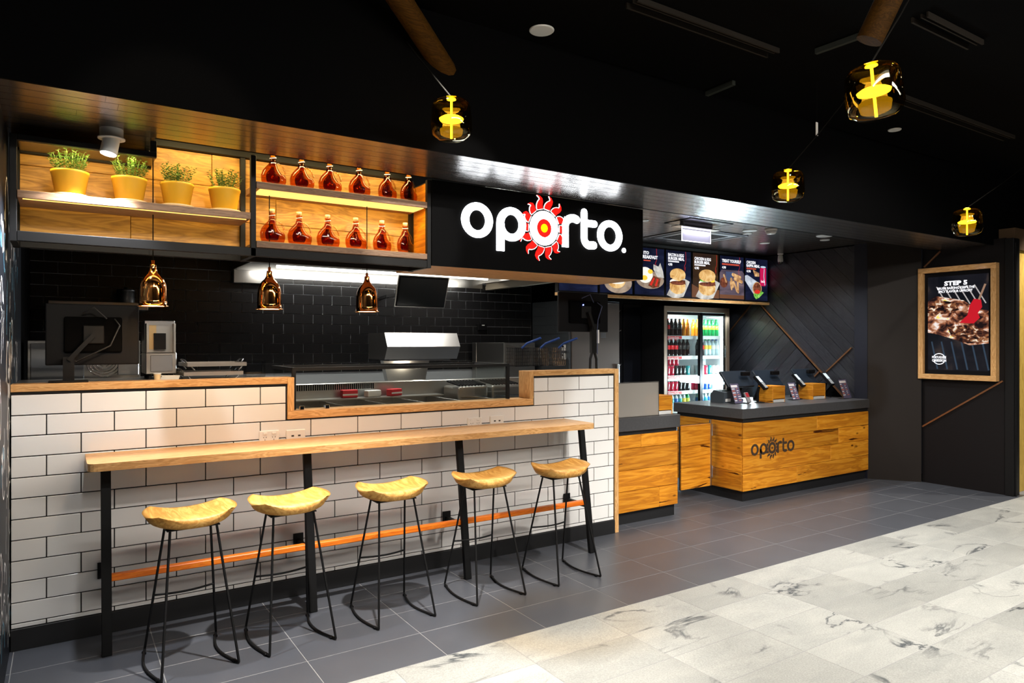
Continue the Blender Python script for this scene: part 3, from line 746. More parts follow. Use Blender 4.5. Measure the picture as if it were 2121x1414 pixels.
for k, (z0, z1) in enumerate(((2.068, 2.245), (2.245, 2.43), (2.43, 2.608))):
    for x0, x1 in (((-.215, .30), (.30, 1.35), (1.35, 1.92)), ((-.215, 1.05), (1.05, 1.92)), ((-.215, .70), (.70, 1.92)))[k]:
        zz = 2.482 if (k == 2) else z1
        c = ((x0+x1)/2, YR+.012, (z0+z1)/2)
        MB().box(x0+.001, x1-.001, YR+.002, YR+.022, z0+.001, z1-.001, .002).build('back_plank', 'panel_x', su, c, org=c)
MB().box(.40, 1.92, 3.862, YR+.022, 2.668, 2.684).build('void_lid', 'black_matte', su)
M['led_warm'] = emat('led_warm', (1, .62, .16, 1), 1.3)
def shelf_board(x0, x1, z0, z1, e):
    c = ((x0+x1)/2, (YF+YR)/2, (z0+z1)/2)
    s = MB().box(x0, x1, YF-.004, YR-T-.004, z0, z1, .002).build('shelf_board', 'shelf', su, c, org=c)
    if e:
        o = MB().box(x0+.02, x1-.02, YF+.006, YF+(.16 if e > 2 else .016), z0-.004, z0-.0005).build('led_strip', 'led_warm', s, (-c[0], -c[1], -c[2]))
        light('AREA', 'led_glow', o, ((x0+x1)/2, YF+.05, z0-.010), e, (1, .70, .27), (x1-x0-.06, .03), aim=(0, .45, -1))
shelf_board(-.176, .845, 2.217, 2.253, 1.1); shelf_board(.875, 1.892, 2.388, 2.425, 4.2); shelf_board(.875, 1.892, 2.070, 2.105, 0)
# warm strips under the top rail light plants and upper bottles
for (x0, x1, z, e) in ((-.15, .34, 2.4845, 2.2), (.42, .83, 2.640, 3.0), (.90, 1.87, 2.640, 5.0)):
    o = MB().box(x0, x1, YF+T+.001, YF+T+.009, z, z+.004).build('led_strip', 'led_warm', su)
    light('AREA', 'led_glow', o, ((x0+x1)/2, YF+.05, z-.008), e, (1, .72, .30), (x1-x0, .02), aim=(0, .55, -1))

# ================================================================== potted plants
def make_plant(seed):
    r = random.Random(seed); t = thing('potted_plant', 'plant', 'plant', group='yellow pots on the hanging shelf')
    MB().lathe([(.060, .012), (.0615, .014), (.079, .118), (.0815, .120), (.0815, .132), (.077, .132), (.075, .118), (.0001, .118)], n=28).build('pot', 'pot_yellow', t)
    MB().lathe([(.066, 0), (.082, .004), (.084, .016), (.080, .017), (.064, .010), (.0001, .010)], n=28).build('saucer', 'saucer', t)
    MB().lathe([(.075, .1175), (.0001, .122)], n=20).build('soil', 'soil', t)
    mb = MB(); stems = MB()
    for k in range(40):
        a = r.uniform(0, 2*PI); rad = .070*math.sqrt(r.random()); h = r.uniform(.055, .105)*(1.0-.35*(rad/.07)**2)+.012
        b0 = Vector((rad*.7*math.cos(a), rad*.7*math.sin(a), .115)); tip = Vector((rad*1.28*math.cos(a), rad*1.28*math.sin(a), .132+h))
        stems.tube([b0, b0.lerp(tip, .5)+Vector((0, 0, .006)), tip], .0012, 4, False)
        for q in range(11):
            c = b0.lerp(tip, .30+.72*q/10); an = q*2.4+r.random(); L = r.uniform(.012, .020)
            d = Vector((math.cos(an), math.sin(an), r.uniform(-.1, .7))).normalized(); s = d.cross(Vector((0, 0, 1))).normalized()*L*.30
            nrm = s.cross(d).normalized()*L*.10
            p0 = c; p1 = c+d*L*.45+s+nrm; p2 = c+d*L; p3 = c+d*L*.45-s+nrm
            mb._add([p0, p1, p2, p3], [(0, 1, 2), (0, 2, 3)])
    f = mb.build('foliage', 'leaf', t); f['kind'] = 'stuff'
    f = stems.build('stems', 'leaf', t); f['kind'] = 'stuff'
    return t
pz = 2.2535
for (px, lab, sd) in ((145, 'dark green plant in yellow pot, tallest, nearest the chalk wall', 1), (268, 'bushy green plant in yellow pot beside the white spot lamp', 2),
                      (367, 'pale tipped green plant in yellow pot between two other plants', 3), (465, 'sparse dark leaved plant in yellow pot beside the bottle shelves', 4)):
    p = on_y(px, 400, 4.0); t = make_plant(sd); t['label'] = lab; t.location = (p.x, 4.0, pz)

# ================================================================== flask bottles
M['liquid'] = glass('dark_red_liquid', (.42, .075, .03, 1), .02, .1)
def flask():
    t = thing('glass_flask', 'flask', 'bottle', group='amber flask bottles on the lit shelves')
    ctrl = [(-.050, .002), (.050, .002), (.062, .012), (.068, .035), (.067, .055), (.060, .067), (.045, .072), (.031, .087), (.021, .108), (.016, .128), (.012, .147),
            (-.019, .147), (-.026, .128), (-.044, .109), (-.060, .088), (-.069, .060), (-.067, .032), (-.060, .012)]
    out = []
    for k in range(len(ctrl)):
        a, b = Vector(ctrl[k]), Vector(ctrl[(k+1) % len(ctrl)]); out += [a, a.lerp(b, .5)]
    N = len(out)
    mb = MB(); cen = Vector((-.008, .056)); rings = []
    K = 9
    for k in range(K):
        th = -PI/2+PI*k/(K-1); s = max(.02, math.cos(th))**.55; y = .030*math.sin(th)
        rings.append([(cen.x+(p.x-cen.x)*s, y, cen.y+(p.y-cen.y)*s if k not in (0, K-1) else cen.y+(p.y-cen.y)*s) for p in out])
    zmin = .001
    vs = [(x, y, max(z, zmin)) for R_ in rings for x, y, z in R_]; fs = []
    for k in range(K-1):
        for j in range(N): fs.append((k*N+j, k*N+(j+1) % N, (k+1)*N+(j+1) % N, (k+1)*N+j))
    mb._add(vs, fs, True); mb.build('body', 'brown_glass', t)
    mb = MB(); mb.v = []
    li = MB(); vs2 = [(cen.x+(x-cen.x)*.55, y*.55, cen.y+(z-cen.y)*.62) for x, y, z in vs]; li._add(vs2, fs, True)
    li.build('liquid', 'liquid', t)
    MB().lathe([(.0215, .118), (.0175, .130), (.0150, .146), (.0140, .166), (.0165, .168), (.0165, .174), (.0130, .175)], (-.004, 0, 0), 18).build('neck', 'brown_glass', t)
    MB().lathe([(.0115, .166), (.0120, .178), (.0140, .180), (.0145, .194), (.0001, .195)], (-.004, 0, 0), 16).build('cork', 'cork', t)
    st = MB(); st.tube([(-.004+.0170*math.cos(a), .0170*math.sin(a), .160+.004*math.sin(a+1)) for a in [i*2*PI/14 for i in range(15)]], .0022, 6).build('string_tie', 'string', t)
    h = [(.008+.054*math.sin(q*1.5), 0, .072+.062*math.cos(q*1.5)) for q in [i/10 for i in range(11)]]
    MB().tube(h, .0055, 8).build('handle', 'clear_handle', t)
    return t
fk = flask(); first = True
top_lab = ['amber flask bottle on the upper shelf, first from the plants', 'amber flask bottle on the upper shelf, second from the plants', 'amber flask bottle on the upper shelf, third from the plants',
           'amber flask bottle on the upper shelf, third from the sign', 'amber flask bottle on the upper shelf, second from the sign', 'amber flask bottle on the upper shelf, next to the sign']
for row, (zs, pxs) in enumerate(((2.4255, (567, 626, 684, 745, 803, 847)), (2.1055, (565, 621, 680, 738, 792, 840)))):
    for k, px in enumerate(pxs):
        p = on_y(px, 400, 3.975); lab = top_lab[k].replace('upper', 'upper' if row == 0 else 'lower'); rz = (-.12, -.18, -.10, .02, .30, .40)[k]+.06*row
        if first: fk.location = (p.x, 3.975, zs); fk.rotation_euler = (0, 0, rz); fk['label'] = lab; first = False
        else: dup(fk, (p.x, 3.975, zs), rz, lab)

# ================================================================== gimbal spot lamp in the soffit
gp = on_z(231, 285.7, 2.528)
gl = thing('gimbal_spotlight', 'white tilting spot lamp under the soffit above the plants', 'spotlight', (gp.x, gp.y, 2.528))
MB().lathe([(.050, .0415), (.050, .0), (.058, -.001), (.058, -.007), (.040, -.009), (.038, -.001)], n=28).build('flange', 'white_paint', gl)
ax = Vector((-.18, -.10, -1)).normalized(); R3 = ax.to_track_quat('-Z', 'Y').to_matrix()
hd = MB(); hh = MB().lathe([(.036, .01), (.037, -.075), (.031, -.078), (.029, -.066), (.0001, -.062)], n=24); hd.merge(hh, R3, Vector((0, 0, -.004))); hd.build('lamp_head', 'white_paint', gl)
hd = MB(); hd.merge(MB().lathe([(.0335, -.0782), (.0001, -.080)], n=20), R3, Vector((0, 0, -.004))); hd.build('lens', emat('spot_lens', (.9, .95, 1, 1), 25), gl)
light('SPOT', 'spot_beam', gl, tuple(ax*.10), 120, (.93, .96, 1), .03, 105, .5, ax)

# ================================================================== copper pendants
M['bulb'] = emat('warm_bulb', (1, .72, .40, 1), 22)
def pendant(px, label):
    p = on_y(px, 600, 4.02); t = thing('copper_pendant', label, 'pendant lamp', (p.x, 4.02, 1.742), group='copper pendants over the tiled wall')
    prof = [(.0735, 0), (.0735, .003), (.0665, .004), (.0655, .03), (.0635, .09), (.0600, .118), (.052, .140), (.040, .157), (.027, .170), (.0185, .185), (.0155, .200), (.0150, .212)]
    MB().lathe(prof, n=40, cap=False).build('shade', 'copper', t)
    inner = [(r-.0015, z) for r, z in prof[2:-2]]
    MB().lathe(inner, n=32, cap=False).build('shade_lining', 'gloss_in', t)
    MB().lathe([(.0145, .204), (.0145, .216), (.0075, .218), (.0075, .238), (.0001, .238)], n=16).build('cap', 'copper', t)
    MB().cyl((0, 0, .236), (0, 0, (2.388 if px > 400 else 2.56)-1.742-.001), .0028, 6).build('cord', 'cord', t)
    MB().lathe([(.0001, .050), (.012, .053), (.020, .066), (.022, .080), (.016, .098), (.010, .112), (.010, .135)], n=16).build('bulb', 'bulb', t)
    light('POINT', 'bulb_glow', t, (0, 0, .030), 9.0, (1, .68, .40), .02)
for px, lab in ((317, 'polished copper pendant lamp hanging in front of the rear facing monitor'), (558, 'polished copper pendant lamp hanging between the other two pendants'), (760, 'polished copper pendant lamp hanging beside the tilted kitchen monitor')):
    pendant(px, lab)

# ================================================================== illuminated shop sign
sg = thing('shop_sign', 'black lightbox sign with white lettering and red sun emblem', 'sign', (0, 0, 0))
MB().box(1.923, 3.701, 3.886, 4.42, 2.05, 2.567).build('box', mat('sign_box', (.012, .012, .013, 1), .5), sg)
MB().box(1.921, 3.703, 3.872, 3.886, 2.034, 2.568).build('face', mat('sign_face', (.003, .003, .0035, 1), .6, spec=.05), sg)
c = (2.81, 4.15, 2.042); MB().box(1.921, 3.703, 3.886, 4.42, 2.034, 2.0495).build('timber_underside', 'oak_x', sg, c, org=c)
c = (1.918, 4.15, 2.3); MB().box(1.9225, 1.9229, 3.90, 4.42, 2.051, 2.56).build('timber_side', 'rustic_y', sg, c, org=c)
def logo(fr, parent, mw, mr, my, d, edge=True, plain=False):
    t0, t1 = .0005, d
    def one(nm, fn, m):
        mb = MB(); fn(mb); return mb.build(nm, m, parent, fixn=True)
    CZ = 2.345
    one('letter_o', lambda b: ring_strip(b, 2.2445, 2.346, .1175, .114, .0605, .066, fr, t0, t1), mw)
    def lp(b):
        ring_strip(b, 2.508, 2.344, .1165, .113, .0585, .064, fr, t0, t1); b.prism(rect(2.3915, 2.161, 2.4515, 2.345), fr, t0, t1)
    one('letter_p', lp, mw)
    one('letter_o', lambda b: ring_strip(b, 2.7755, 2.342, .1185, .118, .0615, .0635, fr, t0, t1), mw)
    one('letter_r', lambda b: (b.prism(stroke([(2.958, 2.255)]+[(2.958, 2.30)]+arc(3.028, 2.375, .070, .060, 180, 62, 10), .056), fr, t0, t1), b.prism(rect(2.930, 2.226, 2.986, 2.27), fr, t0+.0002, t1+.0002)), mw)
    one('letter_t', lambda b: (b.prism(stroke([(3.128, 2.487), (3.128, 2.32)]+arc(3.182, 2.304, .054, .050, 180, 262, 8)+[(3.218, 2.258)], .056), fr, t0, t1), b.prism(stroke([(3.128, 2.412), (3.225, 2.412)], .050), fr, t0+.0002, t1+.0002)), mw)
    one('letter_o', lambda b: ring_strip(b, 3.370, 2.340, .1200, .113, .0605, .0655, fr, t0, t1), mw)
    if not plain:
        one('emblem_centre', lambda b: b.prism(ell(2.7755, 2.342, .0610, .063, 30), fr, t0, t1), mr)
        one('emblem_core', lambda b: b.prism(ell(2.7755, 2.342, .028, .029, 24), fr, t1+.0003, t1+.0008), my)
    else: one('emblem_core', lambda b: b.prism(ell(2.7755, 2.342, .022, .023, 20), fr, t0, t1), mw)
    skip = ()
    for k in range(14):
        a = math.radians(90-10-k*360/14)
        cx, cz = 2.7755, 2.342
        rad = lambda r, off: (cx+r*math.cos(a+off)*1.0, cz+r*math.sin(a+off)*1.0)
        L = (.098, .095, .075, .070, .062, .075, .090, .100, .098, .092, .070, .066, .075, .100)[k]
        r0 = .130; ctr = [rad(r0+L*q, (.38*q*q-.38*q)+.055*math.sin(q*2*PI)) for q in [i/7 for i in range(8)]]
        wds = [.050, .053, .051, .046, .038, .028, .016, .003]
        Lf = []; Rt = []
        for i in range(8):
            p = Vector(ctr[i]); tdir = (Vector(ctr[min(i+1, 7)])-Vector(ctr[max(i-1, 0)])).normalized(); n = Vector((-tdir.y, tdir.x))
            Lf.append(tuple(p+n*wds[i]/2)); Rt.append(tuple(p-n*wds[i]/2))
        fl_ = one('emblem_flame', lambda b: b.prism(Lf+Rt[::-1], fr, t0-.0003, t1-.0006), mr if not plain else mw)
        if edge:
            mb = MB(); mb.prism(stroke(Rt[:1][::-1]+Lf, .0050, cap=False), fr, t0, t1-.0003); mb.build('flame_outline', 'sign_edge', fl_, fixn=True)
    if not plain:
        one('registered_mark', lambda b: b.prism(ell(3.507, 2.243, .018, .018, 18), fr, t0, t1), mw)
        text_mb('R', fr, 3.500, 2.233, 3.514, 2.253, t1+.0012).build('registered_letter', mat('mark_grey', (.05, .07, .08, 1), .5), sg)
M['sign_white'] = emat('sign_white', (.94, .97, 1, 1), 9); M['sign_edge'] = emat('sign_edge', (1, 1, 1, 1), 1.6); M['sign_red'] = emat('sign_red', (1, .012, .008, 1), 1.1); M['sign_yellow'] = emat('sign_yellow', (1, .72, .0, 1), 2.0)
logo(FY(3.872), sg, 'sign_white', 'sign_red', 'sign_yellow', .006)

# ================================================================== wood clad counters
BURN = mat('burnt_brown', (.045, .026, .014, 1), .6)
def clad(parent, x0, x1, yf, zs, m, name='board', cuts=None):
    for k in range(len(zs)-1):
        xs = [x0]+(cuts[k] if cuts else [])+[x1]
        for a, b in zip(xs, xs[1:]):
            c = ((a+b)/2, yf, (zs[k]+zs[k+1])/2)
            MB().box(a+.001, b-.001, yf-.001+random.uniform(-.0015, .001), yf+.016, zs[k]+.0016, zs[k+1]-.0016, .003).build(name, m, parent, c, org=c)
def clad_y(parent, xf, y0, y1, zs, m):
    for k in range(len(zs)-1):
        c = (xf, (y0+y1)/2, (zs[k]+zs[k+1])/2)
        MB().box(xf-.001, xf+.016, y0+.001, y1-.001, zs[k]+.0012, zs[k+1]-.0012, .0025).build('board', m, parent, c, org=c)
ZT = .912
cr_ = thing('register_counter', 'timber clad register counter with thick charcoal top and burnt logo', 'counter', (0, 0, 0))
MB().box(5.585, 7.73, 4.455, 5.25, 0, .104).build('kick_base', 'kick_black', cr_)
MB().box(5.570, 7.735, 4.434, 5.28, .104, .787).build('carcass', 'kick_black', cr_)
clad(cr_, 5.551, 7.735, 4.418, [.104, .275, .450, .620, .775], 'rustic_x', cuts=[[6.4], [7.0], [5.9, 7.15], [6.75]])
clad_y(cr_, 5.551, 4.436, 5.28, [.104, .29, .46, .62, .775], 'rustic_y')
MB().box(5.565, 7.735, 4.430, 5.29, .787, .815).build('shadow_gap', 'kick_black', cr_)
MB().box(5.530, 7.735, 4.405, 5.315, .815, ZT, .003).build('counter_top', 'charcoal_stone', cr_)
logo(FY(4.4155, ox=5.663-2.127*.509, oz=.5-2.345*.509, s=.509), cr_, BURN, BURN, BURN, .0012, edge=False, plain=True)
cm_ = thing('service_counter', 'short timber clad counter with charcoal top beside the white tiled wall', 'counter', (0, 0, 0))
MB().box(3.84, 4.64, 4.45, 5.0, 0, .105).build('kick_base', 'kick_black', cm_)
MB().box(3.832, 4.648, 4.431, 5.0, .105, .774).build('carcass', 'kick_black', cm_)
clad(cm_, 3.831, 4.650, 4.415, [.105, .285, .465, .650, .765], 'rustic_x', cuts=[[4.42], [], [], [4.2]])
MB().box(3.832, 4.648, 4.428, 5.0, .774, .800).build('shadow_gap', 'kick_black', cm_)
MB().box(3.831, 4.665, 4.398, 5.02, .800, ZT, .003).build('counter_top', 'charcoal_stone', cm_)
gt = thing('swing_gate', 'low timber board gate hinged to the register counter', 'gate', (0, 0, 0))
clad(gt, 5.045, 5.462, 4.745, [.118, .33, .54, .748], 'rustic_x')
MB().box(5.042, 5.466, 4.7615, 4.772, .116, .750).build('backing', 'kick_black', gt)
hg = MB().box(5.466, 5.490, 4.750, 4.768, .118, .78, .002).build('hinge_post', 'steel', gt)
for z in (.20, .62): MB().cyl((5.495, 4.752, z), (5.495, 4.752, z+.12), .008).box(5.495, 5.548, 4.756, 4.762, z, z+.12).build('hinge', 'chrome', hg)
# posts of small items -------------------------------------------------
def nap_box(x0, x1, y0, y1, z, h, label):
    t = thing('napkin_box', label, 'napkin box', ((x0+x1)/2, (y0+y1)/2, z), group='timber napkin boxes on the counters'); a, b = (x1-x0)/2, (y1-y0)/2
    MB().box(-a, a, -b, b, h-.010, h, .0015).build('top_panel', 'rustic_x', t)
    MB().box(-a, -a+.010, -b, b, 0, h-.0102, .0015).build('side_panel', 'rustic_y', t); MB().box(a-.010, a, -b, b, 0, h-.0102, .0015).build('side_panel', 'rustic_y', t)
    MB().box(-a+.0102, a-.0102, -b, -b+.010, .040, h-.0102, .0015).build('front_panel', 'rustic_x', t)
    MB().box(-a+.0102, a-.0102, b-.010, b, 0, h-.0102).build('back_panel', 'rustic_x', t)
    mb = MB()
    for k in range(7): mb.box(-a+.016, a-.016, -b-.004+.001*(k % 2), b-.012, .004+k*.0042, .0065+k*.0042)
    mb.build('napkin_stack', 'paper', t)
M['paper'] = mat('paper', (.82, .82, .80, 1), .7)
nap_box(4.440, 4.630, 4.46, 4.62, ZT, .170, 'timber napkin box on the short counter beside the textured screen')
nap_box(6.382, 6.600, 4.697, 4.88, ZT, .178, 'timber napkin box between the first two card readers')
nap_box(7.138, 7.38, 4.722, 4.905, ZT, .178, 'timber napkin box beside the third register')
sc = thing('counter_screen', 'textured translucent screen panel with steel edge on the short counter', 'screen', (3.945, 4.44, ZT))
MB().box(.006, .484, -.003, .003, .006, .297).build('panel', glass('textured_acrylic', (.55, .53, .50, 1), .10, .25, (1, 1, 1, 1), .45, (.45, .42, .38, 1)), sc)
MB().box(0, .006, -.006, .006, 0, .303).box(.484, .490, -.006, .006, 0, .303).box(.006, .484, -.006, .006, .297, .303).box(.006, .484, -.006, .006, 0, .006).build('edge_frame', 'steel', sc)
def flyer_stand(x, y, rz, label, h=.215, w=.15):
    t = thing('flyer_stand', label, 'flyer stand', (x, y, ZT), rz, group='acrylic flyer stands by the registers')
    lean = .075
    fr = lambda u, v, tt: (u, -.02+v*lean/h-tt*.94, v+tt*.3)
    mb = MB(); mb.prism(rect(-w/2, 0.004, w/2, h), fr, -.003, 0); mb.box(-w/2, w/2, -.02, .06, 0, .004); mb.build('holder', 'acrylic', t)
    mb = MB(); mb.flat(rect(-w/2+.006, .008, w/2-.006, h-.006), fr, .0005); f = mb.build('flyer', mat('flyer_paper', (.10, .09, .16, 1), .4, noise=.4, nscale=30), t)
    mw = MB(); mw.flat(rect(-w/2+.014, h-.045, w/2-.03, h-.02), fr, .0010)
    mo = MB(); r = random.Random(int(x*100))
    for k in range(7):
        z = h-.065-k*.020; (mo if k % 2 else mw).flat(rect(-w/2+.014, z, -w/2+.014+r.uniform(.03, .055), z+.010), fr, .0010)
        (mw if k % 3 else mo).flat(rect(.012, z+.002, .012+r.uniform(.02, .05), z+.009), fr, .0010)
    mw.build('print', mat('print_white', (.75, .72, .75, 1), .4), f)['kind'] = 'stuff'; mo.build('print', mat('print_orange', (.60, .18, .10, 1), .4), f)['kind'] = 'stuff'
flyer_stand(5.985, 4.83, .05, 'acrylic stand with purple flyer beside the receipt printer')
flyer_stand(6.925, 4.80, .05, 'acrylic stand with dark flyer between the two napkin boxes', .20)
flyer_stand(7.60, 4.60, .08, 'acrylic stand with dark flyer at the counter end by the brown wall', .225, .19)
def card_reader(x, y, rz, label):
    t = thing('card_reader', label, 'card reader', (x, y, ZT), rz, group='card readers on tall stands')
    MB().lathe([(.055, 0), (.055, .006), (.014, .010), (.014, .012)], n=20).build('base', 'black_plastic', t)
    MB().tube([(0, .02, .01), (0, .02, .10), (0, .005, .17)], .014, 10).build('stem', 'black_plastic', t)
    R = Matrix.Rotation(math.radians(48), 3, 'X')
    bo = MB(); bo.obox((0, -.012, .215), (.088, .185, .032), R, .006); bo.build('body', 'black_plastic', t)
    s = MB(); n = R @ Vector((0, 0, 1)); s.obox(Vector((0, -.012, .215))+n*.0168+R @ Vector((0, .036, 0)), (.068, .082, .002), R); s.build('screen', emat('reader_screen', (.75, .92, 1, 1), .75), t)
    k = MB()
    for i in range(3):
        for j in range(4): k.obox(Vector((0, -.012, .215))+n*.0172+R @ Vector((-.022+.022*i, -.020-.018*j, 0)), (.017, .012, .003), R)
    k.build('keypad', mat('key_grey', (.55, .58, .60, 1), .4), t)
card_reader(6.30, 4.80, .25, 'black card reader on a stand between the first two registers')
card_reader(7.07, 4.87, .25, 'black card reader on a stand behind the second napkin box')
card_reader(7.60, 4.85, .1, 'black card reader on a stand nearest the brown wall')
def pos_terminal(x, y, w, label, tilt=38):
    t = thing('register_terminal', label, 'cash register', (x, y, ZT), .0, group='register terminals on the counter')
    MB().box(-.09, .09, -.03, .12, 0, .03, .006).build('base', 'black_plastic', t)
    MB().bar((0, .07, .02), (0, .0, .20), .20, .05, b=.006).build('neck', 'black_plastic', t)
    R = Matrix.Rotation(math.radians(-tilt), 3, 'X')
    h = MB(); h.obox((0, -.01, .245), (w, .03, .21), R, .006); h.build('screen_housing', 'pos_blue', t)
    h = MB(); h.obox(Vector((0, -.01, .245))+R @ Vector((0, .016, 0)), (w-.03, .003, .18), R); h.build('screen', 'dark_screen', t)
    h = MB(); h.obox(Vector((w*.28, -.03, .305)), (.13, .035, .045), (0, 0, 0), .008); h.build('customer_display', 'black_plastic', t)
M['pos_blue'] = mat('pos_blue_black', (.012, .018, .028, 1), .28)
pos_terminal(6.19, 5.02, .42, 'black register terminal behind the receipt printer nearest the fridge')
pos_terminal(6.66, 4.98, .38, 'black register terminal between the two napkin boxes')
pos_terminal(7.36, 4.99, .34, 'black register terminal nearest the brown wall')
rp = thing('receipt_printer', 'dark blue grey receipt printer at the counter corner nearest the fridge', 'printer', (5.99, 5.04, ZT))
mb = MB(); mb.prism([(-.09, .0), (.09, 0), (.095, .08), (.05, .135), (-.095, .115)], lambda u, v, t: (t, u, v), -.085, .085); mb.build('body', mat('printer_shell', (.06, .075, .09, 1), .4), rp, fixn=True)
MB().box(-.06, .02, -.094, -.0915, .015, .045).build('sticker', 'paper', rp); MB().box(-.05, .05, -.045, -.035, .125, .132).build('paper_slot', 'black_plastic', rp)
pr = thing('payment_pad', 'small payment pad with red screen leaning beside the first flyer stand', 'payment pad', (6.115, 4.80, ZT))
R = Matrix.Rotation(math.radians(62), 3, 'X'); MB().box(-.03, .03, 0, .07, 0, .01, .003).build('base', 'black_plastic', pr)
h = MB(); h.obox((0, .01, .06), (.062, .120, .022), R, .005); h.build('body', mat('pad_grey', (.20, .20, .21, 1), .6), pr)
h = MB(); h.obox(Vector((0, .01, .06))+R @ Vector((0, .028, .0115)), (.046, .05, .002), R); h.build('screen', mat('pad_red', (.35, .02, .03, 1), .3), pr)

# ================================================================== drinks fridge
FX0, FX1, FYF, FYB, FZ = 6.29, 7.51, 6.20, 6.60, 2.02
fg = thing('drinks_fridge', 'two door glass drinks fridge with bronze steel frame', 'fridge', (0, 0, 0))
M['fridge_in'] = mat('fridge_lining', (.80, .84, .86, 1), .4)
M['fridge_frame'] = mat('fridge_frame', (.26, .19, .14, 1), .4, .5)
MB().box(FX0, FX0+.05, FYF, FYF+.05, .05, FZ).box(FX1-.05, FX1, FYF, FYF+.05, .05, FZ).box(FX0+.05, FX1-.05, FYF, FYF+.05, FZ-.065, FZ).box(FX0+.05, FX1-.05, FYF, FYF+.05, .05, .16).build('frame', 'fridge_frame', fg)
MB().box(FX0, FX0+.03, FYF+.05, FYB, .05, FZ).box(FX1-.03, FX1, FYF+.05, FYB, .05, FZ).box(FX0+.03, FX1-.03, FYF+.05, FYB, FZ-.03, FZ).box(FX0+.03, FX1-.03, FYB-.02, FYB, .05, FZ-.03).box(FX0+.03, FX1-.03, FYF+.05, FYB-.02, .05, .14).build('cabinet', 'fridge_in', fg)
MB().box(FX0+.02, FX1-.02, FYF+.02, FYB-.02, 0, .05).build('plinth', 'kick_black', fg)
for a in (FX0-.004, FX1): MB().box(a, a+.004, FYF+.004, FYB, .05, FZ).build('outer_panel', 'kick_black', fg)
MB().box(FX0, FX1, FYF+.051, FYB, FZ, FZ+.004).build('top_panel', 'kick_black', fg)
XM = 6.975
for (a, b) in ((FX0+.052, XM+.03), (XM-.03, FX1-.052)):
    dy = FYF+.012 if a < XM-.1 else FYF+.030
    d = MB().box(a, a+.022 if a < 6.5 else a+.055, dy, dy+.016, .165, FZ-.07).box(b-.05 if a < 6.5 else b-.02, b, dy, dy+.016, .165, FZ-.07).box(a+.02, b-.02, dy, dy+.016, FZ-.105, FZ-.07).box(a+.02, b-.02, dy, dy+.016, .165, .20).build('door_frame', 'black_plastic', fg)
    MB().box(a+.02, b-.02, dy+.006, dy+.010, .20, FZ-.105).build('door_pane', 'glass', d)
MB().cyl((FX1-.085, FYF-.005, 1.36), (FX1-.085, FYF-.005, 1.52), .008).build('door_handle', 'chrome', fg)
M['fridge_light'] = emat('fridge_light', (.80, .95, 1, 1), 9)
MB().box(FX1-.052, FX1-.032, FYF+.085, FYF+.105, .2, FZ-.12).build('light_strip', 'fridge_light', fg)
light('AREA', 'fridge_glow', fg, (FX1-.058, FYF+.10, 1.05), 105, (.74, .93, 1), (1.6, .10), aim=(-1, .12, 0))
light('AREA', 'fridge_glow_top', fg, ((FX0+FX1)/2+.1, FYF+.09, FZ-.125), 9, (.80, .95, 1), (1.0, .04), aim=(.1, .3, -1))
SH = (1.645, 1.385, 1.135, .935, .70)
M['shelf_white'] = mat('shelf_white', (.8, .82, .82, 1), .4); M['strip_red'] = mat('price_red', (.62, .03, .04, 1), .45)
for z in SH:
    s = MB().box(FX0+.035, FX1-.06, FYF+.095, FYB-.03, z-.010, z).build('shelf', 'shelf_white', fg)
    MB().box(FX0+.06, FX1-.09, FYF+.085, FYF+.094, z-.040, z+.004).build('price_rail', 'shelf_white', s)
    if z > .9: 
        MB().box(FX0+.12, FX0+.40, FYF+.082, FYF+.0848, z-.036, z-.002).build('price_tag', 'strip_red', s)
        text_mb('Coca-Cola', FY(FYF+.082), FX0+.16, z-.030, FX0+.35, z-.010, .0006).build('price_lettering', 'paper', s)
def mk_bottle(label, body, lab, cap, h=.225, r=.032, grp=None):
    t = thing('drink_bottle', label, 'bottle', group=grp)
    k = h/.225
    MB().lathe([(r*.85, 0), (r, .006), (r, .06*k), (r*.93, .075*k), (r, .09*k), (r, .135*k), (r*.80, .165*k), (r*.42, .195*k), (r*.40, .207*k)], n=14).build('body', body, t)
    MB().lathe([(r*1.02, .088*k), (r*1.02, .140*k), (r*.98, .1405*k)], n=14).build('label', lab, t)
    MB().lathe([(r*.46, .205*k), (r*.46, .224*k), (.0001, .225*k)], n=12).build('cap', cap, t)
    return t
def mk_can(label, body, stripe, grp):
    t = thing('drink_can', label, 'can', group=grp)
    MB().lathe([(.024, 0), (.0325, .008), (.0325, .115), (.027, .124)], n=16).build('body', body, t)
    MB().lathe([(.027, .124), (.0275, .127), (.024, .125), (.0001, .1245)], n=16).build('lid', 'chrome', t)
    mb = MB(); mb._add([(.0329*math.sin(a), -.0329*math.cos(a), z) for z in (.03, .095) for a in [(-.25+.12*i+(.15 if z > .05 else -.15)) for i in range(4)]], [(i, i+1, i+5, i+4) for i in range(3)], True); mb.build('stripe', stripe, t)
    return t
PL = lambda n, c, r=.3: mat(n, c, r)
cola = PL('cola_liquid', (.018, .010, .010, 1), .12); red = PL('label_red', (.62, .02, .03, 1)); blk = PL('label_black', (.015, .014, .016, 1)); orange = PL('orange_drink', (.75, .26, .01, 1)); green = PL('green_bottle', (.02, .36, .10, 1), .15)
lime = PL('lime_label', (.55, .62, .06, 1)); blue = PL('blue_label', (.03, .12, .42, 1)); teal = PL('teal_label', (.02, .33, .36, 1)); water = PL('water_body', (.55, .72, .78, 1), .12); yell = PL('yellow_label', (.80, .62, .08, 1)); wht = PL('white_label', (.8, .8, .8, 1)); pink = PL('can_red', (.60, .03, .08, 1), .25); silver = PL('can_silver', (.55, .57, .6, 1), .25)
proto = {}
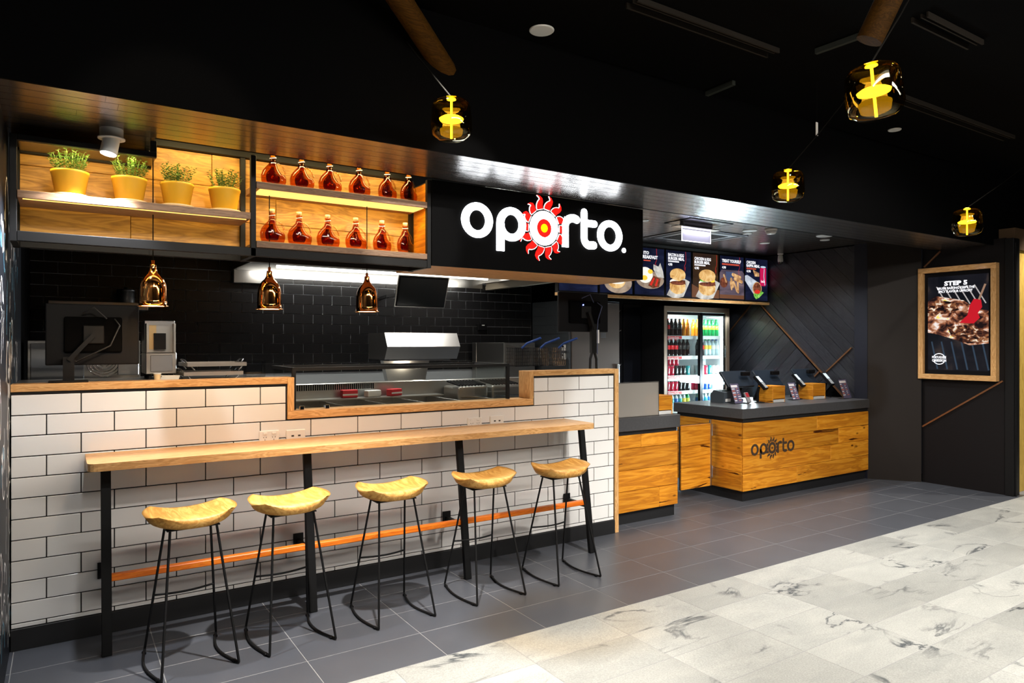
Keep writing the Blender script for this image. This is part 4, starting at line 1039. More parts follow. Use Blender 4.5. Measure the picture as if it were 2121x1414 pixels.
def put(kind, args, x, y, z, label, grp, dz=0):
    if kind not in proto:
        proto[kind] = (mk_can if args[0] == 'can' else mk_bottle)(label, *args[1:], grp) if args[0] == 'can' else mk_bottle(label, *args[1:], grp=grp)
        proto[kind].location = (x, y, z); return
    o = dup(proto[kind], (x, y, z), random.uniform(-.2, .2), label); o['group'] = grp
BO = {'cola': ('b', cola, red, red), 'dark': ('b', cola, blk, blk), 'orange': ('b', orange, orange, orange), 'green': ('b', green, lime, green), 'water': ('b', water, blue, blue), 'yellow': ('b', water, yell, green), 'teal': ('b', water, teal, teal), 'whiteb': ('b', water, wht, blue)}
CA = {'canred': ('can', pink, wht), 'canblack': ('can', blk, silver), 'canblue': ('can', blue, wht), 'canteal': ('can', teal, wht), 'canwhite': ('can', wht, pink)}
NM = {'cola': 'dark cola bottle with red label', 'dark': 'dark cola bottle with black label', 'orange': 'orange soft drink bottle', 'green': 'green soft drink bottle', 'water': 'clear water bottle with blue label', 'yellow': 'clear bottle with yellow label', 'teal': 'clear bottle with teal label', 'whiteb': 'clear bottle with white label',
      'canred': 'red drink can', 'canblack': 'black drink can', 'canblue': 'blue drink can', 'canteal': 'teal drink can', 'canwhite': 'white drink can'}
XL = [6.415+.072*i for i in range(7)]; XR = [7.045+.072*i for i in range(6)]
rows = [(SH[0], ['cola', 'cola', 'dark', 'dark', 'dark', 'orange', 'orange'], ['orange', 'green', 'green', 'green', 'green', 'green'], 'top'),
        (SH[1], ['cola', 'cola', 'cola', 'cola', 'dark', 'dark', 'dark'], ['dark', 'cola', 'yellow', 'yellow', 'whiteb', 'whiteb'], 'second'),
        (SH[2], ['canred', 'canred', 'canred', 'canblack', 'canblack', 'canblack', 'canteal'], ['canwhite', 'canwhite', 'canred', 'canteal', 'canwhite', 'canwhite'], 'third'),
        (SH[3], ['canred', 'canred', 'canred', 'canred', 'canblack', 'canblack', 'canblack'], ['canred', 'canblue', 'canblue', 'canblue', 'canwhite', 'canwhite'], 'fourth'),
        (SH[4], ['water', 'water', 'teal', 'water', 'teal', 'yellow', 'green'], ['water', 'water', 'teal', 'water', 'water', 'water'], 'bottom')]
for z, L_, R_, nm in rows:
    for xs, ks, side in ((XL, L_, 'staff door'), (XR, R_, 'plank wall')):
        for x, k in zip(xs, ks):
            for d in range(2 if nm in ('top', 'third', 'fourth') else 1):
                put(k, (BO.get(k) or CA.get(k)), x, FYF+.135+d*.075, z, '%s on %s fridge shelf, %s side%s' % (NM[k], nm, side, ', back row' if d else ''), 'drinks on the %s fridge shelf' % nm)
for i, x in enumerate((6.53, 6.60, 6.67)):
    put('canred', CA['canred'], x, FYF+.16, SH[2]+.128, 'red drink can stacked on top of other cans in the fridge', 'stacked cans in the fridge')

# ================================================================== menu boards
MZ0, MZ1, MY = 2.105, 2.640, 5.78
bx = [3.95, 4.42, 4.875, 5.383, 5.877, 6.325, 6.808, 7.287, 7.765]
NAVY = print_mat('menu_navy', [(.25, (.002, .0025, .008, 1)), (.55, (.007, .010, .032, 1)), (.8, (.022, .030, .075, 1))], 5, 1.0, vec=(.6, 1, 2.5))
BROWN = print_mat('menu_brown', [(.2, (.008, .005, .008, 1)), (.6, (.045, .022, .010, 1)), (.85, (.12, .06, .02, 1))], 5, 1.0, vec=(.6, 1, 2))
P_WHITE = emat('print_text_white', (.95, .95, 1, 1), 1.1); P_RED = emat('print_text_red', (.75, .10, .05, 1), 1.0); P_GREY = emat('print_text_grey', (.10, .12, .22, 1), 1.0)
P_BUN = print_mat('print_bun', [(.3, (.45, .20, .05, 1)), (.5, (.78, .47, .17, 1)), (.75, (.92, .70, .38, 1))], 14, 1.0)
P_PAT = print_mat('print_patty', [(.3, (.05, .015, .008, 1)), (.6, (.22, .06, .03, 1)), (.8, (.45, .13, .08, 1))], 24, 1.0)
P_EGG = emat('print_egg_white', (.92, .88, .80, 1), 1.0); P_YOLK = emat('print_yolk', (.95, .60, .05, 1), 1.0); P_GRN = print_mat('print_lettuce', [(.3, (.05, .25, .02, 1)), (.6, (.25, .60, .10, 1)), (.8, (.7, .9, .4, 1))], 30, 1.0)
P_PAPER = print_mat('print_paper', [(.3, (.30, .28, .26, 1)), (.6, (.62, .60, .55, 1)), (.8, (.85, .82, .76, 1))], 9, 1.0)
P_PLATE = print_mat('print_plate', [(.3, (.20, .14, .10, 1)), (.7, (.42, .32, .24, 1))], 9, 1.0); P_CHIP = print_mat('print_chips', [(.3, (.30, .13, .05, 1)), (.6, (.72, .42, .18, 1)), (.8, (.9, .65, .38, 1))], 18, 1.0)
P_CAN = emat('print_can_red', (.52, .01, .08, 1), 1.0); P_TOP = emat('print_can_top', (.45, .62, .75, 1), 1.0); P_WRAP = print_mat('print_wrap', [(.3, (.30, .34, .42, 1)), (.6, (.55, .60, .68, 1)), (.8, (.85, .88, .92, 1))], 12, 1.0); P_TABLE = print_mat('print_table', [(.3, (.05, .04, .06, 1)), (.6, (.14, .10, .13, 1)), (.8, (.30, .20, .18, 1))], 7, 1.0, vec=(.5, 1, 2)); P_EDGE = emat('print_table_edge', (.12, .05, .025, 1), 1.0); P_SAUCE = emat('print_sauce', (.65, .03, .02, 1), 1.0)
def board(k, x0, x1, labels, bg, pics, label):
    t = thing('menu_board', label, 'menu board', (x0, MY, MZ0), group='backlit menu boards above the registers'); w = x1-x0; h = MZ1-MZ0
    MB().box(.004, w-.004, 0, .05, -.02, h+.02).build('casing', 'black_steel', t)
    f = FY(0); MB().flat(rect(.018, 0, w-.018, h), f, .001).build('backlit_panel', bg, t)
    pr_ = {}
    def P(m, poly, lay): pr_.setdefault((m.name, lay), (m, lay, MB()))[2].flat([(u*w, v*h) for u, v in poly], f, .0015+.0006*lay)
    pics(P)
    for (m, lay, mb) in pr_.values(): mb.build('printed_picture', m, t)
    for s, u0, v0, u1, v1, m in labels: text_mb(s, f, u0*w, v0*h, u1*w, v1*h, .007, bold=.035).build('lettering', m, t)
def strings(P, u):
    P(P_SAUCE, stroke([(u, 1.0), (u+.01, .85), (u, .75), (u-.04, .68), (u-.05, .62), (u-.02, .60), (u-.0, .68), (u-.03, .56)], .008, cap=False), 1)
def burger(P, cx, cy, s, v=0):
    P(P_PAPER, [(cx-.40*s, cy-.36*s), (cx-.1*s, cy-.44*s), (cx+.22*s, cy-.38*s), (cx+.46*s, cy-.04*s), (cx+.25*s, cy+.02*s), (cx-.2*s, cy-.1*s)], 1)
    P(P_BUN, ell(cx, cy-.19*s, .29*s, .14*s), 2); P(P_BUN, rect(cx-.29*s, cy-.19*s, cx+.29*s, cy-.09*s), 2)
    P(P_EGG, ell(cx-.02*s, cy-.06*s, .27*s, .07*s), 3); P(P_PAT, ell(cx, cy-.085*s, .28*s, .045*s), 4)
    P(P_PAT, [(cx-.26*s, cy+.02*s), (cx+.28*s, cy-.02*s), (cx+.30*s, cy-.12*s), (cx+.22*s, cy-.08*s), (cx, cy-.03*s)], 4)
    P(P_YOLK, ell(cx+(.04 if v == 0 else .18)*s, cy-.005*s, .09*s, .035*s, 14), 5)
    if v: P(P_GRN, ell(cx-.1*s, cy-.01*s, .16*s, .03*s, 14), 5)
    P(P_BUN, ell(cx, cy+.10*s, .29*s, .135*s), 6); P(P_BUN, [(cx-.29*s, cy+.10*s), (cx+.29*s, cy+.10*s), (cx+.27*s, cy+.02*s), (cx-.27*s, cy+.02*s)], 6)
def pic_side(P):
    P(P_PLATE, ell(.55, .22, .40, .22), 1); P(P_BUN, ell(.5, .26, .26, .16), 2); P(P_EGG, ell(.5, .24, .22, .05), 3)
def pic_break(P):
    strings(P, .72); P(P_PLATE, ell(.52, .32, .44, .19), 1); P(P_EGG, ell(.36, .42, .24, .17), 2); P(P_YOLK, ell(.52, .50, .08, .05, 14), 3); P(P_YOLK, ell(.34, .36, .09, .055, 14), 3)
    P(P_PAPER, [(.62, .66), (.78, .62), (.84, .70), (.93, .52), (.96, .38), (.74, .40), (.62, .55)], 3); P(P_PAT, [(.45, .20), (.62, .42), (.85, .36), (.80, .18), (.60, .15)], 4); P(P_SAUCE, [(.50, .22), (.62, .38), (.66, .36), (.56, .20)], 5); P(P_SAUCE, [(.66, .20), (.74, .36), (.78, .34), (.72, .19)], 5)
def pic_b1(P): strings(P, .76); burger(P, .46, .38, 1.0)
def pic_b2(P): strings(P, .90); P(P_EDGE, [(0, 0), (1, 0), (1, .2), (.5, .12), (0, .3)], 0); burger(P, .55, .40, 1.05, 1)
def pic_treat(P):
    strings(P, .80); P(P_TABLE, [(.02, .10), (.98, .10), (.98, .62), (.9, .68), (.1, .68), (.02, .60)], 1); P(P_EDGE, rect(.02, .01, .98, .10), 1)
    P(blue_print, [(.25, .64), (.55, .64), (.5, .42), (.3, .42)], 2); P(P_PAT, ell(.18, .38, .15, .12), 2); P(P_CHIP, stroke([(.18, .55), (.27, .40)], .05), 3)
    for a, b, wd in (((.52, .58), (.82, .52), .08), ((.60, .48), (.88, .42), .08), ((.46, .47), (.52, .30), .08), ((.56, .40), (.70, .20), .07), ((.72, .42), (.74, .18), .07), ((.44, .40), (.48, .24), .06)): P(P_CHIP, stroke([a, b], wd), 3+int(wd*100) % 3)
blue_print = emat('print_blue_cloth', (.06, .08, .16, 1), 1.0)
def pic_rappa(P):
    P(P_WRAP, [(.02, .58), (.12, .60), (.62, .42), (.66, .30), (.45, .12), (.36, .16), (.02, .46)], 1); P(P_CHIP, ell(.52, .28, .19, .17), 2); P(P_PAT, ell(.52, .29, .16, .14), 3); P(P_SAUCE, ell(.53, .21, .12, .05, 14), 4)
    P(P_GRN, [(.36, .16), (.52, .17), (.66, .24), (.80, .20), (.68, .12), (.60, .07), (.48, .03), (.40, .08)], 3)
    for i in range(6): P(P_YOLK if i == 9 else P_CHIP, stroke([(.36+.045*i, .73-.012*i), (.44+.03*i, .58)], .028, cap=False), 2)
    P(P_CAN, [(.66, .36), (.86, .36), (.90, .40), (.90, .78), (.86, .81), (.68, .81), (.64, .77), (.64, .40)], 2); P(P_TOP, ell(.77, .82, .115, .025, 16), 3); P(P_TOP, stroke([(.82, .78), (.80, .6), (.84, .38)], .025, cap=False), 3)
none = lambda P: None
board(0, 4.32, bx[2], [], NAVY, none, 'blank dark blue menu board beside the cream bulkhead')
board(1, bx[2], bx[3], [], NAVY, pic_side, 'menu board with toasted bun on a plate, half hidden by the sign')
board(2, bx[3], bx[4], [('ITO', .30, .86, .47, .93, P_WHITE), ('BREAKFAST', .22, .77, .75, .845, P_WHITE), ('-------', .30, .72, .52, .74, P_RED)], NAVY, pic_break, 'menu board with fried eggs and bacon plate')
board(3, bx[4], bx[5], [('BACON & EGG', .10, .87, .68, .94, P_WHITE), ('BURGER MEAL', .10, .79, .70, .86, P_WHITE), ('=======', .10, .745, .50, .775, P_WHITE), ('4.90', .10, .66, .25, .72, P_WHITE)], NAVY, pic_b1, 'menu board with bacon and egg burger picture')
board(4, bx[5], bx[6], [('CHICKEN & EGG', .08, .84, .68, .91, P_WHITE), ('BURGER MEAL', .08, .76, .64, .83, P_WHITE), ('=======', .08, .715, .48, .745, P_WHITE), ('4.90', .08, .63, .24, .69, P_WHITE)], BROWN, pic_b2, 'menu board with chicken and egg burger picture')
board(5, bx[6], bx[7], [('TREAT YOURSELF', .10, .85, .84, .925, P_WHITE), ('==========', .10, .79, .76, .825, P_RED), ('4.90', .10, .70, .25, .76, P_WHITE)], NAVY, pic_treat, 'menu board with potato chips picture')
board(6, bx[7], bx[8], [('CHICKEN', .07, .87, .44, .94, P_WHITE), ('RAPPA MEAL', .07, .79, .62, .86, P_WHITE), ('=====', .07, .74, .46, .77, P_RED), ('4.90', .07, .66, .24, .72, P_WHITE), ('Coca-Cola', .67, .44, .83, .50, P_WHITE)], NAVY, pic_rappa, 'menu board with wrap and red drink can')
rl = thing('menu_rail', 'thin timber rail running under the menu boards', 'rail', (0, 0, 0))
MB().box(4.32, 7.768, MY-.02, MY+.05, MZ0-.052, MZ0-.021, .002).build('rail_bar', 'oak_x', rl)

# ================================================================== framed poster
po = thing('framed_poster', 'backlit chicken grill poster in a deep oak frame', 'poster', (8.08, 3.62, 1.77))
FYc = lambda u, v, t: (-t, -u, v)
PW2, PH = .385, .61
for (u0, v0, u1, v1, m) in ((-PW2, PH-.055, PW2, PH, 'oak_y'), (-PW2, -PH, PW2, -PH+.055, 'oak_y'), (-PW2, -PH+.0555, -PW2+.05, PH-.0555, 'oak_z'), (PW2-.05, -PH+.0555, PW2, PH-.0555, 'oak_z')):
    mb = MB(); mb.prism(rect(u0, v0, u1, v1), FYc, .001, .075); mb.build('frame_rail', m, po, fixn=True)
mb = MB(); mb.prism(rect(-PW2+.051, -PH+.056, PW2-.051, PH-.056), FYc, .001, .03); mb.build('bezel', 'black_plastic', po, fixn=True)
a, b = PW2-.085, PH-.10
GRILL = print_mat('poster_grill', [(.35, (.002, .003, .006, 1)), (.6, (.008, .008, .012, 1)), (.8, (.05, .035, .03, 1))], 4, 1.0)
MEAT = print_mat('poster_meat', [(.36, (.008, .003, .004, 1)), (.44, (.10, .03, .018, 1)), (.50, (.36, .13, .06, 1)), (.55, (.62, .36, .24, 1)), (.60, (.85, .80, .80, 1)), (.67, (.95, .72, .15, 1))], 9, 1.0, 12, .5, vec=(1, 1, 1.5))
MEAT2 = print_mat('poster_meat_dark', [(.38, (.004, .002, .003, 1)), (.50, (.09, .026, .014, 1)), (.58, (.34, .13, .05, 1)), (.66, (.85, .75, .60, 1))], 18, 1.0, 12, .5, vec=(1, 1, 1.5))
sc_ = MB(); sc_.flat(rect(-a, -b, a, b), FYc, .031); sc_.build('poster_sheet', GRILL, po)
mb = MB()
for k in range(9): mb.flat(stroke([(-.05+.075*k-.16, b*1.0-.02-.03*k if False else .40), (.06+.075*k-.16, .20)], .012, cap=False), FYc, .0315) if -.05+.075*k-.16 < a-.12 and .06+.075*k-.16 < a else None
mb.build('printed_grill_bar', emat('poster_bar', (.45, .42, .42, 1), .8), po)
mb = MB()
for k in range(6): mb.flat(stroke([(-.26+.10*k, -.20), (-.20+.10*k, -.50)], .016, cap=False), FYc, .0315)
mb.build('printed_grill_bar', emat('poster_bar_dim', (.03, .05, .08, 1), .8), po)
MB().flat([(-a, .24), (-.22, .30), (-.08, .27), (.06, .24), (.16, .16), (a, .12), (a, -.22), (.12, -.24), (-.02, -.18), (-.2, -.12), (-a, -.10)], FYc, .032).build('printed_chicken', MEAT, po)
MB().flat([(-a, .20), (-.2, .26), (-.02, .22), (.02, .14), (-.12, .10), (-a, .08)], FYc, .0325).build('printed_chicken', MEAT2, po)
MB().flat([(-.1, -.04), (.1, -.02), (a, -.10), (a, -.2), (.1, -.22), (-.06, -.14)], FYc, .0325).build('printed_chicken', MEAT2, po)
mb = MB(); mb.flat([(.12, .18), (.16, .25), (.23, .24), (.24, .16), (.20, .10), (.22, .05), (.16, -.01), (.02, .0), (.10, .08)], FYc, .033); mb.build('printed_brush', emat('poster_brush', (.50, .01, .02, 1), .9), po)
MB().flat(stroke([(.21, .24), (.27, .40)], .02, cap=False), FYc, .0332).build('printed_brush_handle', emat('poster_handle', (.30, .18, .12, 1), .9), po)
for s, u0, v0, u1, v1, bo in (('STEP 5', -.13, .405, .10, .455, .045), ('BRUSH BASTING KEEPS THE', -.20, .365, .17, .392, .03), ('SPICY FLAVOUR UPFRONT', -.19, .33, .15, .357, .03), ('PORTUGUESE', -.255, -.385, -.11, -.358, .03), ('OBSESSION', -.255, -.420, -.11, -.392, .03)):
    text_mb(s, FYc, u0, v0, u1, v1, .0345, bold=bo).build('lettering', P_WHITE, po)
mb = MB()
for a0, a1 in ((25, 155), (205, 335)): mb.flat(stroke(arc(-.182, -.389, .062, .058, a0, a1, 12), .008, cap=False), FYc, .0345)
mb.build('printed_ring', P_WHITE, po)
light('SPOT', 'poster_wash', None, (7.55, 3.62, ZS-.03), 14, WARM, .04, 70, .6, (.62, -.1, -1)) if False else None

# ================================================================== amber pendants and timber beams of the concourse
M['amber_core'] = emat('amber_core', (1, .66, .04, 1), 9.0)
M['beam_wood'] = wood('beam_wood', [(0, srgb(34, 20, 3)), (.5, srgb(58, 36, 6)), (1, srgb(78, 50, 10))], 0, 1.5, .7, spec=.08)
def amber(px, py, w, tilt, cord_to, label, sc=1.0):
    d = _ray(px, py); p = CP+d*w
    t = thing('amber_pendant', label, 'pendant lamp', tuple(p), group='amber glass pendants over the concourse')
    R = Matrix.Rotation(tilt, 3, FW); s = sc
    prof = [(.030*s, .094*s), (.060*s, .092*s), (.082*s, .080*s), (.092*s, .058*s), (.097*s, 0), (.098*s, -.050*s), (.088*s, -.078*s), (.060*s, -.096*s), (.0001, -.102*s)]
    mb = MB(); mb.merge(MB().lathe(prof, n=32), R); mb.build('glass_shade', 'amber_glass', t)
    mb = MB(); mb.merge(MB().lathe([(.0001, -.010*s), (.055*s, -.006*s), (.058*s, .002*s), (.045*s, .010*s), (.0001, .013*s)], n=24), R); mb.build('glowing_disc', 'amber_core', t)
    mb = MB(); mb.merge(MB().cyl((0, 0, -.092*s), (0, 0, .095*s), .0055*s, 8), R); mb.build('lamp_stem', 'amber_core', t)
    mb = MB(); mb.merge(MB().lathe([(.022*s, .093*s), (.020*s, .099*s), (.010*s, .105*s), (.0001, .106*s)], n=20), R); mb.build('cap', 'amber_core', t)
    q = R @ Vector((0, 0, .105*s)); e = on_z(*cord_to, ZM)-p
    MB().tube([q, q.lerp(e, .5)+Vector((0, 0, -.01)), e], .0035, 6).build('cord', 'cord', t)
    light('POINT', 'amber_glow', t, (0, 0, .0), 2.2, (1, .70, .18), .05)
amber(935, 247, 3.30, 0, (800, 30), 'amber glass pendant hanging in front of the soffit by the sign')
amber(1810, 190, 2.60, -.10, (1915, -60), 'largest amber glass pendant with slightly tilted glowing disc', 1.03)
amber(1632, 385, 4.34, 0, (1760, 195), 'amber glass pendant hanging in front of the register area')
amber(2003, 460, 5.05, 0, (2140, 330), 'smallest amber glass pendant hanging before the framed poster')
def beam(a, b, r, label):
    t = thing('timber_beam', label, 'beam', tuple(a), group='slanting beams under the concourse ceiling')
    d = Vector(b)-Vector(a); mb = MB(); mb.tube([(0, 0, 0), tuple(d)], r, 14); mb.build('beam_pole', 'beam_wood', t)
beam(tuple(CP+_ray(925, 150)*3.75), tuple(on_z(720, -120, ZM)+Vector((0, 0, .1))), .060, 'slanting timber pole above the pendant by the sign')
beam(tuple(CP+_ray(1800, 85)*3.0), tuple(on_z(1940, -160, ZM)+Vector((0, 0, .1))), .055, 'slanting timber pole above the largest pendant')
struct_brace = MB(); a = on_z(1385, 222, ZM); b = on_z(1520, 165, ZM); struct(struct_brace.bar((a.x, a.y, ZM-.02), (b.x, b.y, ZM-.02), .03, .03).build('trim_9', mat('brace_grey', (.03, .034, .03, 1), .7, spec=.1)), 'grey brace strip under the black ceiling')
a = on_z(1690, 100, ZM); b = on_z(1795, 62, ZM); struct(MB().bar((a.x, a.y, ZM-.02), (b.x, b.y, ZM-.02), .025, .03).build('trim_10', bpy.data.materials['brace_grey']), 'grey brace strip near the largest pendant')
def disc(px, py, z, r, name, cat, label, m='white_paint', th=.008, grp=None):
    p = on_z(px, py, z); t = thing(name, label, cat, (p.x, p.y, z), group=grp)
    MB().lathe([(r, -.0005), (r, -th*.5), (r*.93, -th), (r*.88, -th)], n=28).build('rim', 'white_paint', t)
    MB().lathe([(r*.87, -th*.9), (.0001, -th*.9)], n=28).build('grille', m, t); return t
disc(1122, 62, ZM, .070, 'ceiling_speaker', 'speaker', 'round ceiling speaker near the timber pole by the sign', 'saucer_grey' if False else 'white_paint', grp='ceiling speakers')
disc(1853, 268, ZM, .050, 'ceiling_speaker', 'speaker', 'round ceiling speaker below the largest amber pendant', grp='ceiling speakers')
hc = thing('hanging_tag', 'small white tag hanging on the pendant cord', 'tag', tuple(CP+_ray(1692, 267)*4.6))
MB().box(-.012, .012, -.002, .002, -.045, .045, .002).build('tag_plate', 'white_plastic', hc); MB().cyl((0, 0, .045), (0, 0, ZM-hc.location.z), .001, 5).build('tag_wire', 'cord', hc)

# ================================================================== shop ceiling fittings
disc(1553, 477, ZC, .075, 'ceiling_vent', 'vent', 'flat round white ceiling disc beside the smoke detector', grp='round ceiling discs')
disc(1708, 488, ZC, .085, 'ceiling_vent', 'vent', 'flat round white ceiling disc near the brown wall', grp='round ceiling discs')
p = on_z(1597, 474, ZC); sd = thing('smoke_detector', 'white ribbed smoke detector on the plank ceiling', 'smoke detector', (p.x, p.y, ZC))
MB().lathe([(.062, -.001), (.062, -.016), (.058, -.020), (.056, -.022)], n=24).build('base', 'white_plastic', sd)
MB().lathe([(.050, -.022), (.050, -.030), (.054, -.031), (.052, -.036), (.046, -.037), (.048, -.042), (.040, -.052), (.0001, -.054)], n=24).build('sensor', 'white_plastic', sd)
p = on_z(1584, 503, ZC); dl = thing('shop_downlight', 'bright white downlight near the last menu board', 'downlight', (p.x, p.y, ZC))
MB().lathe([(.055, -.001), (.055, -.006), (.045, -.007)], n=24).build('trim_ring', 'white_paint', dl); MB().lathe([(.045, -.006), (.0001, -.006)], n=24).build('lens', emat('shop_lens', (1, .97, .93, 1), 14), dl)
light('SPOT', 'downlight_beam', dl, (0, 0, -.02), 110, (.92, .96, 1), .04, 140, .6, (0, 0, -1))
for (px_, lab) in (((4.55, 4.75), 'white downlight over the short counter'), ((6.0, 4.72), 'white downlight over the register counter'), ((7.1, 4.55), 'white downlight over the counter end')):
    t = thing('shop_downlight', lab, 'downlight', (px_[0], px_[1], ZC), group='downlights over the registers')
    MB().lathe([(.05, -.001), (.05, -.006), (.041, -.007)], n=24).build('trim_ring', 'white_paint', t); MB().lathe([(.041, -.006), (.0001, -.006)], n=24).build('lens', bpy.data.materials['shop_lens'], t)
    light('SPOT', 'downlight_beam', t, (0, 0, -.02), 42, (1, .95, .87), .04, 95, .5, (-.1, -.25, -1))
# exit sign: clear edge lit panel on a ceiling bracket
a = on_y(1412, 470, 4.6); b = on_y(1472, 505, 4.6); w = b.x-a.x
ex = thing('exit_sign', 'edge lit clear acrylic sign panel hanging from the plank ceiling', 'exit sign', (a.x, 4.6, b.z))
h = a.z-b.z
MB().box(.006, w-.006, -.003, .003, .006, h-.006).build('panel', mat('sign_acrylic', (.55, .55, .68, 1), .3, emit=(.62, .60, .80, 1), es=.55), ex)
light('AREA', 'edge_light', ex, (w/2, -.012, h-.02), .6, (.86, .84, 1), (w*.9, .01), aim=(0, .05, -1))
M['edge_glow'] = emat('edge_glow', (.86, .84, 1, 1), 3.5)
MB().box(0, .006, -.003, .003, 0, h).box(w-.006, w, -.003, .003, 0, h).box(.006, w-.006, -.003, .003, 0, .006).box(.006, w-.006, -.003, .003, h-.006, h).build('lit_edge', 'edge_glow', ex)
MB().box(-.09, w+.09, -.05, .05, h+.001, h+.010, .002).build('mount_plate', 'steel', ex)
MB().box(.0, w, -.03, .03, h+.010, ZC-b.z, .012).build('housing', mat('lilac_housing', (.30, .28, .40, 1), .4), ex)
pa = thing('ceiling_hatch', 'square ceiling access panel with dark edge gap', 'hatch', tuple(on_z(1470, 458, ZC)))
MB().box(-.28, .28, -.02, .28, -.004, -.0005).build('panel', 'dark_plank', pa)
MB().box(-.295, -.285, -.035, .295, -.005, -.0005).box(.285, .295, -.035, .295, -.005, -.0005).box(-.285, .285, -.035, -.025, -.005, -.0005).box(-.285, .285, .285, .295, -.005, -.0005).build('edge_gap', 'black_matte', pa)
pc = on_z(1440, 489, ZC)
ac = thing('air_cassette', 'square ceiling air conditioning cassette behind the exit panel', 'air conditioner', (pc.x, pc.y, ZC))
MB().box(-.42, .42, -.36, .36, -.010, -.0005, .003).build('surround', 'steel_dark', ac)
mb = MB().box(-.26, .26, -.22, .22, -.014, -.0102)
for k in range(9): mb.box(-.24, .24, -.20+k*.048, -.185+k*.048, -.018, -.014)
mb.build('grille', 'black_plastic', ac)
for (x0, x1, y0, y1) in ((-.40, .40, -.335, -.30), (-.40, .40, .30, .335), (-.38, -.34, -.28, .28), (.34, .38, -.28, .28)): MB().box(x0, x1, y0, y1, -.013, -.0102).build('louvre', 'black_plastic', ac)
p = on_y(1621, 535, 5.55); cc = thing('security_camera', 'small grey dome security camera hanging by the last menu board', 'camera', (min(p.x, 7.70), 5.55, p.z))
MB().lathe([(.035, ZC-p.z-.001), (.035, ZC-p.z-.014), (.012, ZC-p.z-.02), (.011, .05), (.030, .03), (.034, -.03), (.030, -.05)], n=20).build('mount', 'white_paint', cc)
MB().lathe([(.029, -.05), (.026, -.066), (.014, -.078), (.0001, -.081)], n=20).build('dome', 'dark_screen', cc)

# ================================================================== kitchen
bn = thing('kitchen_bench', 'steel bench behind the tiled wall under the rear facing monitor', 'bench', (0, 0, 0))
MB().box(-.22, 1.14, 4.45, 5.05, 1.300, 1.332, .003).build('bench_top', 'steel', bn)
for x in (-.2, 1.08): MB().box(x, x+.04, 4.98, 5.02, 0, 1.30).build('leg', 'steel', bn); MB().box(x, x+.04, 4.46, 4.50, 0, 1.30).build('leg', 'steel', bn)
def monitor(name, x0, x1, z0, z1, y, foot_x, zf, label, led=None, foot='plate'):
    cx = (x0+x1)/2; t = thing(name, label, 'monitor', (cx, y, zf)); w = (x1-x0)/2
    MB().box(-w, w, .0, .022, z0-zf, z1-zf, .006).build('screen_back', 'black_plastic', t)
    MB().box(-w*.62, w*.62, -.022, 0, z0-zf+.07, z1-zf-.07, .010).build('rear_housing', 'black_matte', t)
    MB().box(-w+.008, w-.008, .0222, .0240, z0-zf+.01, z1-zf-.01).build('display', 'dark_screen', t)
    fx_ = foot_x-cx; zc = (z0+z1)/2-zf
    MB().box(-.05, .05, -.035, -.022, zc-.05, zc+.05, .004).bar((0, -.045, zc), (fx_, -.045, zc-.14), .05, .022).build('bracket', 'black_steel', t)
    if foot == 'plate': MB().bar((fx_, -.045, zc-.12), (fx_, -.045, .01), .052, .03).box(fx_-.09, fx_+.09, -.10, .02, 0, .010, .003).build('stand', 'black_steel', t)
    else: MB().bar((fx_, -.045, zc-.10), (fx_, -.045, .13), .05, .03).tube([(fx_-.012, -.045, .14), (fx_-.03, -.045, .08), (fx_-.032, -.045, 0)], .012, 8).tube([(fx_+.012, -.045, .14), (fx_+.034, -.045, .08), (fx_+.036, -.045, 0)], .012, 8).build('stand', 'black_steel', t)
    pts = [(w*.45, -.03, z1-zf-.08), (w*.55, -.06, zc+.05), (w*.35, -.07, zc-.06), (fx_+.03, -.062, zc-.15), (fx_+.03, -.062, .12)]
    MB().tube([tuple(Vector(pts[0]).lerp(Vector(pts[1]), 0))]+pts[1:], .004, 6).tube([(-.05, -.03, z1-zf-.05), (0, -.08, z1-zf-.02), (.06, -.05, z1-zf-.08)], .004, 6).build('cable', mat('cable_'+name, (.03, .04, .10, 1) if led else (.012, .012, .013, 1), .5), t)
    if led: MB().box(-.032, -.024, -.028, -.0222, zc+.055, zc+.063).build('power_light', emat('led_blue', (.10, .15, 1, 1), 20), t)
    return t
monitor('order_monitor', -.080, .362, 1.432, 1.765, 4.445, .025, 1.342, 'black monitor seen from behind on a stand by the chalk wall')
monitor('kitchen_monitor', 3.345, 3.865, 1.645, 1.968, 4.460, 3.665, 1.342, 'dark monitor seen from behind on a forked stand at the wall end', led=True, foot='fork')
MB().box(-.01, .06, -.03, -.026, -.02, .09).build('paper_note', 'paper', bpy.data.objects['kitchen_monitor'], (.06, -.02, .23))
# tilted kitchen screen on the back wall
km = thing('wall_monitor', 'tilted flat kitchen screen on a wall arm under the hood', 'monitor', (2.95, 6.35, 1.94))
R = Matrix.Rotation(math.radians(20), 3, 'X')
mb = MB(); mb.obox((.09, 0, .13), (.54, .03, .31), R, .005); mb.build('screen_housing', 'black_plastic', km)
mb = MB(); mb.obox(Vector((.09, 0, .13))+R @ Vector((0, -.0155, .0)), (.515, .002, .285), R); mb.build('display', mat('grey_display', (.020, .024, .027, 1), .22), km)
mb = MB(); mb.obox((.09, -.0, .13), (.56, .012, .325), R); mb.build('edge', 'steel', km)
MB().box(.02, .10, .04, .10, .05, .22, .004).bar((.06, .07, .14), (-.12, .40, .10), .03, .03).bar((-.12, .40, .10), (-.05, .745, .10), .03, .03).build('wall_arm', 'black_steel', km)
